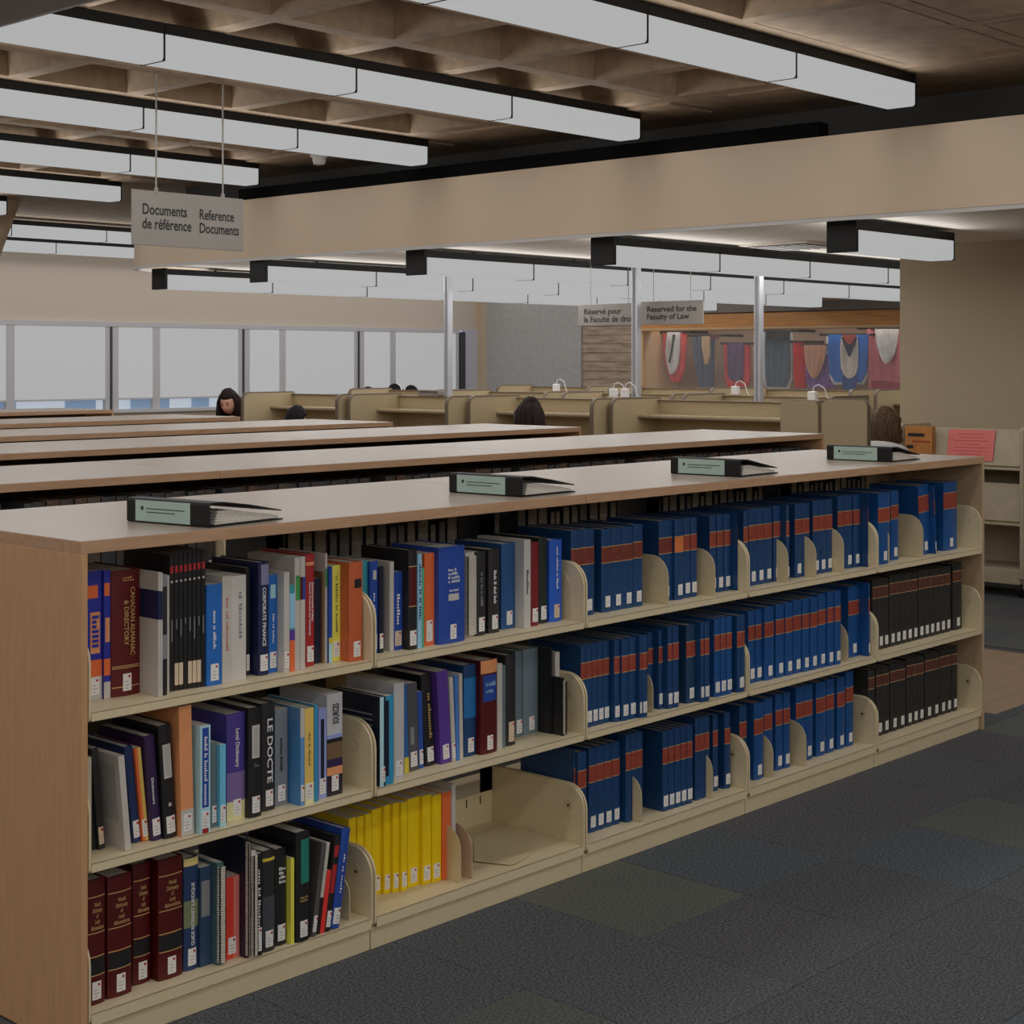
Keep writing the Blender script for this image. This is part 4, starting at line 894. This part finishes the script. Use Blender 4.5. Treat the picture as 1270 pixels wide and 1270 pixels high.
# chargers and a pouch on top of the carrels
WP = mat('white_plastic', pc(188, 184, 180), .35)
def charger(X, u, label, two=False, z=1.3105):
    p = at(u, 488, x=X); t = thing('charger', label, 'charger', (p.x, p.y, z), group='chargers on the carrels')
    MB().box(-.03, .03, -.11 if two else -.05, .11 if two else .05, 0, .012).build('power_strip', mat('power_strip', pc(150, 120, 112), .5), t, bevel=.003)
    for yy in ((-.06, .06) if two else (0,)):
        a = MB().box(-.022, .022, yy-.035, yy+.035, .012, .085).build('adapter', WP, t, bevel=.006)
        MB().tube([(0, yy, .085), (0, yy-.01, .12), (0, yy-.05, .135), (0, yy-.10, .11), (0, yy-.13, .03), (0, yy-.15, .006)], .0042, 6).build('cable', WP, a)
charger(9.905, 690, 'small white charger on the rear carrel before the grey wall'); charger(8.245, 768, 'pair of white chargers left of the middle post', True); charger(9.905, 912, 'white charger standing below the purple gown'); charger(8.245, 1008, 'white charger with black cable below the purple and beige gown')
p = at(535, 489, x=7.905); t = thing('pouch', 'grey zipped pouch lying on the second carrel', 'pouch', (p.x, p.y, 1.3105))
MB().prism(rounded([(-.13, 0, .015), (.13, 0, .015), (.13, .055, .02), (-.13, .05, .02)], 4), 'x', -.04, .04).build('pouch_body', mat('pouch_cloth', pc(96, 90, 86), .8, var=.3, scale=40), t)
MB().box(-.042, -.038, -.11, .11, .035, .041).build('zip', BLACKM, t)

# ------------------------------------------------------------------ gown display case on the far wall
GX = 18.45
TIM = mat('oak_fascia', pc(168, 118, 62), .45, var=.2, scale=4, stretch=(1, .6, 14)); JAMB = mat('oak_jamb', pc(176, 146, 108), .5)
ya, yb_ = at(800, 440, x=18.05).y, at(1150, 440, x=18.05).y
tf = struct(MB().box(17.98, 18.2, 6.0, ya+.15, 2.14, 2.34).build('trim_5', TIM, bevel=.006), 'oak fascia above the gown display')
MB().box(17.94, 18.2, 6.0, ya+.15, 2.10, 2.14).build('oak_bead', JAMB, tf, bevel=.004)
struct(MB().box(18.0, 18.9, ya, ya+.17, 0, 2.12).build('trim_6', JAMB), 'oak jamb at the left of the gown display')
struct(MB().box(18.0, 18.9, 6.0, ya, 0, 1.06).build('wall_case_plinth', mat('case_plinth', pc(150, 138, 116), .6)))
struct(MB().box(18.0, 19.0, 6.0, ya+.17, 2.36, CEIL).build('wall_case_top', mat('case_top', pc(110, 104, 100), .7)))
glass = mat('display_glass', (.9, .92, .92), .03, alpha=.10)
gl = struct(link('window_20', None, None, (18.04, 6.0, 0)), 'glass front of the gown display')
npn = 4; wpn = (ya-6.0)/npn
for k in range(npn): MB().box(0, .008, k*wpn+.004, (k+1)*wpn-.004, 1.06, 2.10).build('pane', glass, gl)
t = thing('added_display_lamp', 'slim unseen strip lamp added behind the oak fascia to light the gowns', 'lamp', (18.28, 6.1, 2.30))  # unseen lamp added to brighten the gowns
MB().box(-.03, .03, 0, ya-6.2, 0, .04).build('lamp_rail', ALU, t)
lg = strip_light(t, 'lamp_glow', .05, (0, (ya-6.2)/2, -.012), (0, -.35, 0), 9, ya-6.2)
def sheet(rows, X, amp, folds, th=.03, ncol=18):
    b = MB(); vs = []; n = len(rows)
    for j, (v, ul, ur) in enumerate(rows):
        for i in range(ncol+1):
            f = i/ncol; p = at(ul+(ur-ul)*f, v, x=X); vs.append((p.x-amp*math.sin(f*folds*2*PI+j*.15), p.y, p.z))
    for j, (v, ul, ur) in enumerate(rows):
        for i in range(ncol+1): p = at(ul+(ur-ul)*i/ncol, v, x=X); vs.append((p.x+th, p.y, p.z))
    m = ncol+1; o = n*m; fs = []
    for j in range(n-1):
        for i in range(ncol): a = j*m+i; fs += [(a, a+1, a+m+1, a+m), (o+a, o+a+m, o+a+m+1, o+a+1)]
        fs += [(j*m, (j+1)*m, o+(j+1)*m, o+j*m), (j*m+ncol, o+j*m+ncol, o+(j+1)*m+ncol, (j+1)*m+ncol)]
    for i in range(ncol): fs += [(i, o+i, o+i+1, i+1), ((n-1)*m+i, (n-1)*m+i+1, o+(n-1)*m+i+1, o+(n-1)*m+i)]
    return b.add(vs, fs)
def cloth(n, r, g, b_): return mat('gown_'+n, pc(r, g, b_, .45), .75, var=.12, scale=8)
def gown(label, parts, rod):
    u0, u1, v = rod; p = at((u0+u1)/2, v, x=GX); t = thing('academic_gown', label, 'gown', p, group='academic gowns in the display')
    for nm, rows, m, dx, amp, folds in parts:
        o = sheet(rows, GX-dx, amp, folds).build(nm, m, None, smooth=False); o.parent = t; o.matrix_parent_inverse = Matrix.Translation(-p)
    a, b2 = at(u0, v, x=GX), at(u1, v, x=GX)
    o = MB().tube([a, b2], .018, 8).build('rod', BLACKM, t); o.matrix_parent_inverse = Matrix.Translation(-p)
    for e in (a, b2):
        o = MB().box(e.x, 18.895, e.y-.02, e.y+.02, e.z-.02, e.z+.02).build('rod_bracket', BLACKM, t); o.matrix_parent_inverse = Matrix.Translation(-p)
rd, wh_ = cloth('red', 176, 52, 50), cloth('white', 186, 184, 182)
gown('red gown with hanging white hood at the left of the display', [('gown_cloth', [(412,822,851),(440,822.5,850),(462,828,848),(474,834,842)], rd, 0, .02, 4), ('hood_lining', [(412,827,843),(436,825,842),(452,827,840.5),(460,829.5,837),(464,831,834)], wh_, .06, .015, 2), ('slit', [(415,834.5,836.3),(430,832.5,834),(450,829,829.8)], INK, .10, 0, 1)], (816, 856, 412))
gown('slate blue gown with beige hood beside the red and white gown', [('gown_cloth', [(416,859,886),(430,859,885),(460,863,885),(480,868,884)], cloth('slate', 66, 76, 96), 0, .02, 4), ('hood_lining', [(417,870,880),(430,870,880),(440,872,880),(452,874,877)], cloth('beige', 158, 136, 108), .06, .01, 2), ('sleeve', [(416,880,892),(420,882,891)], cloth('maroon', 84, 30, 40), .08, 0, 1)], (854, 900, 416))
gown('purple gown with red edges in the display', [('gown_cloth', [(426,897,930),(445,898,930),(468,899,930),(480,903,926)], rd, 0, .02, 4), ('hood_lining', [(426,902,922),(445,902,921),(465,903,921),(472,906,918)], cloth('purple', 84, 66, 96), .06, .015, 3)], (895, 936, 426))
gown('large dark slate gown with white piping behind the right post', [('piping', [(410,946.5,982),(440,946.5,982.5),(470,947,982),(482,950,978)], wh_, 0, 0, 1), ('gown_cloth', [(410,948.5,978.5),(440,948.5,979),(468,949,978.5),(480,951,974)], cloth('dark_slate', 62, 76, 90), .05, .015, 4), ('collar', [(410,950,978),(422,950,978)], INK, .09, .01, 3)], (944, 990, 410))
gown('bright red gown right of the dark slate gown', [('gown_cloth', [(424,984,999),(445,984,999),(468,985,999),(481,987,999)], cloth('scarlet', 190, 24, 26), 0, .025, 3)], (981, 1001, 424))
gown('violet gown with beige hood overlapping the scarlet one', [('gown_cloth', [(430,998,1030),(450,999,1032),(470,1000,1034),(481,1003,1034)], cloth('violet', 104, 66, 130), 0, .02, 4), ('gown_head', [(432,1001,1028),(440,1001,1028)], cloth('sky', 96, 124, 190), .05, .01, 3), ('hood_lining', [(428,997,1024),(445,998,1022),(458,1001,1018),(466,1005,1014),(469,1008,1011)], cloth('tan', 160, 118, 92), .08, .012, 3)], (994, 1034, 428))
gown('royal blue gown with white piping and striped pale hood', [('piping', [(415,1024.5,1079),(440,1025,1078.5),(465,1027,1076),(477,1034,1070)], wh_, 0, 0, 1), ('gown_cloth', [(415,1027,1076),(440,1027.5,1075.5),(463,1029,1073.5),(474,1036,1067)], cloth('royal', 20, 84, 156), .05, .015, 4), ('hood_lining', [(417,1043,1062),(435,1042,1063),(455,1043,1063),(464,1046,1061),(469,1051,1056)], cloth('pale', 176, 160, 150), .10, .01, 2), ('hood_stripe', [(418,1043,1062),(428,1047,1059),(436,1050,1056),(442,1052,1054)], cloth('navy_stripe', 36, 34, 56), .13, 0, 1), ('hood_throat', [(415,1044,1061),(422,1048,1058),(427,1052,1054)], cloth('rose', 170, 66, 58), .15, 0, 1), ('tail', [(466,1043,1063),(478,1045,1061),(484,1047,1058)], cloth('deep_blue', 16, 60, 116), .08, .01, 2)], (1018, 1084, 415))
gown('rose pink gown with pointed white hood beside the right wall', [('gown_cloth', [(408,1075,1122),(440,1075,1122),(470,1077,1122),(486,1078,1122)], cloth('rose_pink', 158, 84, 92), 0, .02, 4), ('hood_lining', [(408,1085,1114),(425,1086.5,1112),(440,1091,1108),(448,1095,1103),(451,1098,1100)], wh_, .07, .012, 3), ('sleeve_roll', [(472,1082,1092),(476,1080,1122),(482,1082,1122)], cloth('crimson', 120, 22, 40), .12, 0, 1)], (1064, 1124, 407))
for u, l_ in ((812, 'round brown cap below the red and white gown'), (858, 'round brown cap below the slate blue gown')):
    p = at(u, 482, x=18.3); t = thing('doctoral_bonnet', l_, 'cap', (p.x, p.y, 1.062))
    MB().lathe([(.10, 0), (.10, .02), (.085, .06), (.05, .085), (.005, .092)], 20).build('crown', cloth('cap_brown', 108, 78, 46), t, smooth=True)
    MB().lathe([(.125, 0), (.125, .006), (.1, .01)], 20).build('brim', cloth('cap_dark', 50, 36, 26), t)

# ------------------------------------------------------------------ book truck beside the right wall
TX = 8.36
TM = mat('truck_paint', pc(140, 130, 110), .5, var=.08, scale=9)
y1_, y0_ = at(1120, 560, x=TX).y, at(1266, 560, x=TX).y; TW = y1_-y0_
t = thing('book_truck', 'cream steel book truck with casters before the fabric wall', 'book truck', (TX, y0_, 0))
zt = lambda v: at(1190, v, x=TX).z
for yy in (-.03, TW): 
    MB().prism(rounded([(-.02, .13, 0), (.42, .13, 0), (.42, zt(528), .03), (-.02, zt(528), .03)], 4), 'y', yy, yy+.03).build('side_frame', TM, t, bevel=.003)
for v0, v1 in ((531, 575), (597, 642), (700, 718)):
    z1, z0 = zt(v0), zt(v1)
    if v0 < 690:
        MB().add([(.0, 0, z0), (.0, TW, z0), (.05, TW, z1), (.05, 0, z1), (.02, 0, z0-.012), (.02, TW, z0-.012), (.07, TW, z1-.004), (.07, 0, z1-.004)], [(0, 1, 2, 3), (4, 7, 6, 5), (0, 4, 5, 1), (3, 2, 6, 7), (0, 3, 7, 4), (1, 5, 6, 2)]).build('slanted_back', TM, t)
        MB().box(-.02, .40, 0, TW, z0-.03, z0-.012).build('shelf', TM, t, bevel=.002)
    else: MB().box(-.02, .40, 0, TW, z0, z1).build('shelf', TM, t, bevel=.003)
MB().box(.395, .41, 0, TW, .13, zt(575)).build('back_sheet', TM, t)
for xx in (.02, .37):
    for yy in (.0, TW-.0):
        w_ = MB().lathe([(.05, -.012), (.05, .012)], 16, 'y', (xx, yy, .05)).build('caster', BLACKM, t)
        MB().box(xx-.015, xx+.015, yy-.02, yy+.02, .06, .14).build('caster_fork', CHROME, w_)
# pink notice and brown book on the truck
a = at(1233, 572, x=TX+.02); b_ = at(1178, 532, x=TX+.04); PK = mat('pink_paper', pc(200, 92, 88), .7)
W = at(1178, 550, x=TX+.05).y-a.y
t = thing('notice_sheet', 'pink notice sheet taped to the book truck', 'notice', (TX-.004, a.y, a.z))
MB().add([(0, 0, 0), (0, W, 0), (.042, W, b_.z-a.z), (.042, 0, b_.z-a.z), (.002, 0, 0), (.002, W, 0), (.044, W, b_.z-a.z), (.044, 0, b_.z-a.z)], [(0, 1, 2, 3), (4, 7, 6, 5), (0, 4, 5, 1), (3, 2, 6, 7), (0, 3, 7, 4), (1, 5, 6, 2)]).build('sheet', PK, t)
b = MB(); H = b_.z-a.z
for k, (f0, f1) in enumerate(((.2, .8), (.25, .75), (.12, .88), (.3, .7), (.15, .85), (.12, .88), (.25, .75))):
    f = .85-k*.11; x_ = .042*f-.0015; b.add([(x_, W*f0, H*f), (x_, W*f1, H*f), (x_+.003, W*f1, H*(f+.022)), (x_+.003, W*f0, H*(f+.022))], [(0, 1, 2, 3)])
b.build('print_line', mat('pink_print', pc(150, 40, 44), .7), t)
za = zt(575)-.011
a = at(1130, 560, x=TX+.01); 
o = thing('book', 'brown hardcover standing on the book truck beside the pink notice', 'book', (TX-.037, at(1160, 550, x=TX).y, za))
hh = zt(528)-za-.01; ww = at(1126, 550, x=TX).y-at(1160, 550, x=TX).y
MB().box(0, .003, 0, ww, 0, hh).box(.032, .035, 0, ww, 0, hh).box(0, .035, 0, .003, 0, hh).build('cover', mat('brown_book_cover', pc(150, 98, 46), .5, var=.12, scale=20), o)
MB().box(.003, .032, .003, ww-.004, .003, hh-.003).build('page_block', PAPER, o)
for z0, y0, y1 in ((.72, .3, .9), (.4, .7, .95)): MB().box(-.0012, .0003, ww*y0, ww*y1, hh*z0, hh*(z0+.09)).build('cover_print', INK, o)
MB().box(-.001, .0003, ww*.1, ww*.75, hh*.56, hh*.62).build('cover_print', paint(150, 70, 36), o)

# ------------------------------------------------------------------ readers
SKIN = mat('skin', pc(176, 132, 112), .5, var=.06, scale=20)
LIP, EYE = mat('lip', pc(150, 80, 74), .4), mat('eye_dark', (.02, .015, .012), .2)
def chair(loc, rz, label):
    t = thing('reading_chair', label, 'chair', loc, rz, 'chairs at the carrels'); m = mat('chair_fabric', pc(60, 58, 62), .9); f = mat('chair_frame', (.03, .03, .03), .4)
    MB().prism(rounded([(-.21, -.22, .05), (.23, -.22, .05), (.23, .22, .05), (-.21, .22, .05)], 4), 'z', .40, .445).build('seat', m, t, bevel=.01)
    MB().prism(rounded([(-.2, .55, .05), (.2, .55, .05), (.2, .82, .07), (-.2, .82, .07)], 4), 'x', -.27, -.235).build('backrest', m, t)
    for sy in (-1, 1):
        MB().tube([(.19, sy*.19, .40), (.21, sy*.2, 0)], .012, 8).build('leg', f, t); MB().tube([(-.24, sy*.19, .78), (-.22, sy*.19, .42), (-.25, sy*.2, 0)], .012, 8).build('leg', f, t)
    return t
def skin_mesh(verts, edges, radii, root=0, sub=1):
    me = bpy.data.meshes.new('b'); me.from_pydata(verts, edges, []); o = bpy.data.objects.new('b', me); C.objects.link(o)
    md = o.modifiers.new('s', 'SKIN'); 
    for i, r in enumerate(radii):
        sv = me.skin_vertices[0].data[i]; sv.radius = (r, r) if not isinstance(r, tuple) else r; sv.use_root = (i == root)
    md.use_smooth_shade = True
    sd = o.modifiers.new('d', 'SUBSURF'); sd.levels = sub; sd.render_levels = sub
    bpy.context.view_layer.update()
    r = bpy.data.meshes.new_from_object(o.evaluated_get(bpy.context.evaluated_depsgraph_get()))
    vs = [tuple(v.co) for v in r.vertices]; fs = [tuple(p.vertices) for p in r.polygons]
    bpy.data.objects.remove(o); bpy.data.meshes.remove(me); bpy.data.meshes.remove(r)
    return vs, fs
def person(loc, rz, label, cloth_m, hair_m, style, drop=0., tilt=0., lean=.08, legs=mat('dark_trousers', pc(40, 42, 52), .9)):
    """seated reader facing local +x, pelvis above the seat; 'drop' lowers the whole upper body, tilt nods the head"""
    t = thing('person', label, 'person', loc, rz)
    zh = .50
    sx = lean; sz_ = zh+.50-drop
    V = [(0,0,zh),(.02+sx*.3,0,zh+.2-drop*.4),(.03+sx*.8,0,zh+.40-drop*.8),(.03+sx,0,sz_),(.04+sx*1.15,0,sz_+.07)]
    E_ = [(0,1),(1,2),(2,3),(3,4)]; Rr = [(.14,.17),(.115,.145),(.12,.165),(.07,.09),.052]
    for s in (-1, 1):
        n = len(V); V += [(.0,s*.09,zh-.01),(.40,s*.12,zh+.01),(.38,s*.12,.10),(.50,s*.12,.05)]; Rr += [.095,.062,.045,.036]; E_ += [(0,n),(n,n+1),(n+1,n+2),(n+2,n+3)]
        n = len(V); V += [(.03+sx*.9,s*.17,sz_-.05),(.10+sx,s*.24,sz_-.30),(.33+sx,s*.13,.77),(.40+sx,s*.10,.775)]; Rr += [.062,.044,.032,.026]; E_ += [(2,n),(n,n+1),(n+1,n+2),(n+2,n+3)]
    vs, fs = skin_mesh(V, E_, Rr, 0, 2)
    b = MB(); b.add(vs, fs)
    hc = Vector((.075+sx*1.2, 0, sz_+.185)); R_ = Matrix.Rotation(tilt, 3, 'Y')
    nb = len(b.f)
    def head(d):
        k = 1.0
        if d.z < -.2: k *= 1-.22*(-d.z-.2)*(1.25 if d.x < 0 else .55)          # jaw and nape
        if d.x > .55 and abs(d.y) < .16 and -.32 < d.z < .12: k *= 1.09+(.08 if abs(d.y) < .1 and d.z < -.02 else 0)   # nose
        if d.x > .5 and .15 < abs(d.y) < .45 and .0 < d.z < .22: k *= .955                 # eye sockets
        return k
    hb = MB().ellipsoid((0, 0, 0), (.092, .074, .118), 28, 20, head)
    for s in (-1, 1): hb.ellipsoid((-.005, s*.075, -.01), (.018, .009, .03), 8, 6)             # ears
    b.add([hc+R_ @ Vector(v) for v in hb.v], hb.f); nh = len(b.f)
    for s in (-1, 1):                                                              # hands: palm, four fingers, thumb
        px_, py_ = .44+sx, s*.085
        b.ellipsoid((px_, py_, .775), (.045, .038, .014), 10, 6)
        for q in range(4):
            yy = py_+(q-1.5)*.017; ln = (.055, .068, .072, .06)[q]
            b.tube([(px_+.03, yy, .777), (px_+.03+ln*.5, yy-s*.003, .786), (px_+.03+ln, yy-s*.006, .771)], [.0085, .008, .006], 6)
        b.tube([(px_-.01, py_-s*.03, .775), (px_+.02, py_-s*.052, .782), (px_+.045, py_-s*.058, .773)], [.011, .009, .007], 6)
    me = bpy.data.meshes.new('body'); me.from_pydata(b.v, [], b.f)
    for m in (SKIN, cloth_m, legs): me.materials.append(m)
    for i, p_ in enumerate(me.polygons):
        p_.use_smooth = True; c0 = p_.center
        if i < nb: p_.material_index = 0 if c0.z > sz_+.035 or (c0.x > .36+sx and c0.z > .72 and abs(c0.y) < .2 and c0.x > .3) else (1 if c0.z > zh-.02 and c0.x < .2 or c0.z > .66 else 2)
    bo = link('body', me, t)
    bo.data.update()
    # face details
    for s in (-1, 1):
        MB().ellipsoid(hc+R_ @ Vector((.082, s*.03, .012)), (.006, .011, .006), 8, 6).build('eye', EYE, t); 
        MB().tube([hc+R_ @ Vector((.086, s*.016, .033)), hc+R_ @ Vector((.088, s*.032, .037)), hc+R_ @ Vector((.078, s*.046, .031))], .003, 5).build('eyebrow', hair_m, t)
    MB().ellipsoid(hc+R_ @ Vector((.086, 0, -.055)), (.006, .022, .006), 8, 6).build('mouth', LIP, t)
    # hair
    hr = random.Random(len(label))
    ph = [hr.uniform(0, 6) for _ in range(4)]
    def hairf(d):
        k = 1.11+.018*math.sin(9*math.atan2(d.y, d.x)+ph[0]+3*d.z)+.012*math.sin(21*math.atan2(d.y, d.x)+ph[1])
        if d.x > .25 and d.z < .40: k = .80                                       # face stays free
        if d.z < -.35: k = .82
        return k
    b = MB().ellipsoid((-.006, 0, .008), (.095, .080, .122), 48, 24, hairf)
    hv = [hc+R_ @ Vector(v) for v in b.v]; fs = list(b.f)
    b = MB(); b.add(hv, fs)
    if style == 'long':                                                          # locks falling over shoulders and back
        for q in range(26):
            a = PI*(.42+1.16*q/25); rr = .085+.012*hr.random(); ln = .24+.06*hr.random()
            x0_, y0_ = math.cos(a)*rr*1.05-.01, math.sin(a)*rr*.95
            pts = [hc+R_ @ Vector((x0_*.75, y0_*.75, .085)), hc+R_ @ Vector((x0_*1.08, y0_*1.12, .01)), hc+Vector((x0_*1.15, y0_*1.22, -.10)), hc+Vector((x0_*1.1-.01, y0_*1.3, -.10-ln*.6)), hc+Vector((x0_*.95-.01, y0_*1.22, -.10-ln))]
            b.tube(pts, [.014, .024, .025, .021, .006], 7)
    elif style == 'wavy':
        for q in range(30):
            a = PI*(.38+1.24*q/29); rr = .088; x0_, y0_ = math.cos(a)*rr, math.sin(a)*rr*.95
            wv = hr.uniform(-.012, .012)
            pts = [hc+R_ @ Vector((x0_*.4, y0_*.4, .115)), hc+R_ @ Vector((x0_*.95, y0_*.95+wv, .06)), hc+R_ @ Vector((x0_*1.1, y0_*1.12-wv, -.02)), hc+Vector((x0_*1.12, y0_*1.15+wv, -.085)), hc+Vector((x0_*.95, y0_*.95-wv, -.135-.02*hr.random()))]
            b.tube(pts, [.010, .02, .021, .018, .007], 7)
    b.build('hair', hair_m, t, smooth=True)
    return t, hc
def hairmat(n, r, g, b_): return mat('hair_'+n, pc(r, g, b_, .7), .6, var=.5, scale=90, stretch=(1, 1, .12), spec=.15)
HB, HD, HBR = hairmat('black', 20, 18, 20), hairmat('dark_brown', 34, 24, 22), hairmat('brown', 70, 52, 36)
def seat(u, vtop, rz, label, clo, hair, style, X, drop=None, tilt=.15, lean=.08, clab=None, hood=False):
    p = at(u, vtop, x=X)
    top = p.z; full = .50+.50+.185+.135
    dr = full-top if drop is None else drop
    hx = .075+lean*1.2; loc = (p.x-hx*math.cos(rz), p.y-hx*math.sin(rz), 0)
    t, hc = person(loc, rz, label, clo, hair, style, dr, tilt, lean)
    if hood: MB().tube([(hc.x-.05+.125*math.cos(a)*(1 if math.cos(a) > 0 else 1.15), .15*math.sin(a), hc.z-.165-.03*math.cos(a)) for a in [2*PI*q/20 for q in range(21)]], [.034+.02*max(0, -math.cos(2*PI*q/20)) for q in range(21)], 10).build('hood', clo, t, smooth=True)
    chair((loc[0], loc[1], 0), rz, clab or ('dark chair under the '+label))
sw = lambda n, r, g, b_: mat('cloth_'+n, pc(r, g, b_), .9, var=.12, scale=30)
seat(284, 482, PI+.4, 'woman with dark hair in a dark top looking down by the windows', sw('dark_top', 46, 48, 56), HD, 'long', 7.35, tilt=.38, lean=.1, clab='chair of the woman by the windows')
seat(367, 503.5, .05, 'black-haired person bent over in the first carrel', sw('black_top', 28, 28, 32), HB, 'short', 6.95, tilt=.3, lean=.16, clab='chair in the first carrel')
seat(658, 493, .1, 'person with long straight dark hair seen from behind', sw('dark_cardigan', 40, 36, 40), HD, 'long', 7.15, tilt=.1, clab='chair of the long-haired person')
seat(1097, 505, .25, 'brown-haired person in a grey hooded top seen from behind', sw('grey_hood', 150, 148, 146), HBR, 'wavy', 7.55, tilt=.25, hood=True, clab='chair of the brown-haired person')
seat(457.5, 480, PI, 'dark-haired reader, only the crown showing above the carrels', sw('grey_top', 90, 90, 92), HB, 'short', 12.3, tilt=.35, clab='chair of the left distant reader')
seat(491, 476.5, PI-.3, 'black-haired reader with white headphones above the far carrels', sw('blue_top', 60, 70, 90), HB, 'short', 10.75, tilt=.4, clab='chair of the reader with headphones')
seat(511, 478, PI, 'black-haired reader right of the one with headphones', sw('green_top', 60, 70, 60), HB, 'short', 12.6, tilt=.45, clab='chair of the right distant reader')
p = at(490, 478, x=10.75)
t = thing('headphones', 'white headphones worn by the distant black-haired reader', 'headphones', (p.x+.02, p.y, p.z-.13))
MB().tube([(0, -.10*math.cos(a), .02+.125*math.sin(a)) for a in [PI*q/12 for q in range(13)]], .010, 8).build('headband', WP, t)
for s in (-1, 1): MB().lathe([(.035, s*.085), (.035, s*.108), (.02, s*.115)], 14, 'y', (0, 0, .01)).build('ear_cup', WP, t)
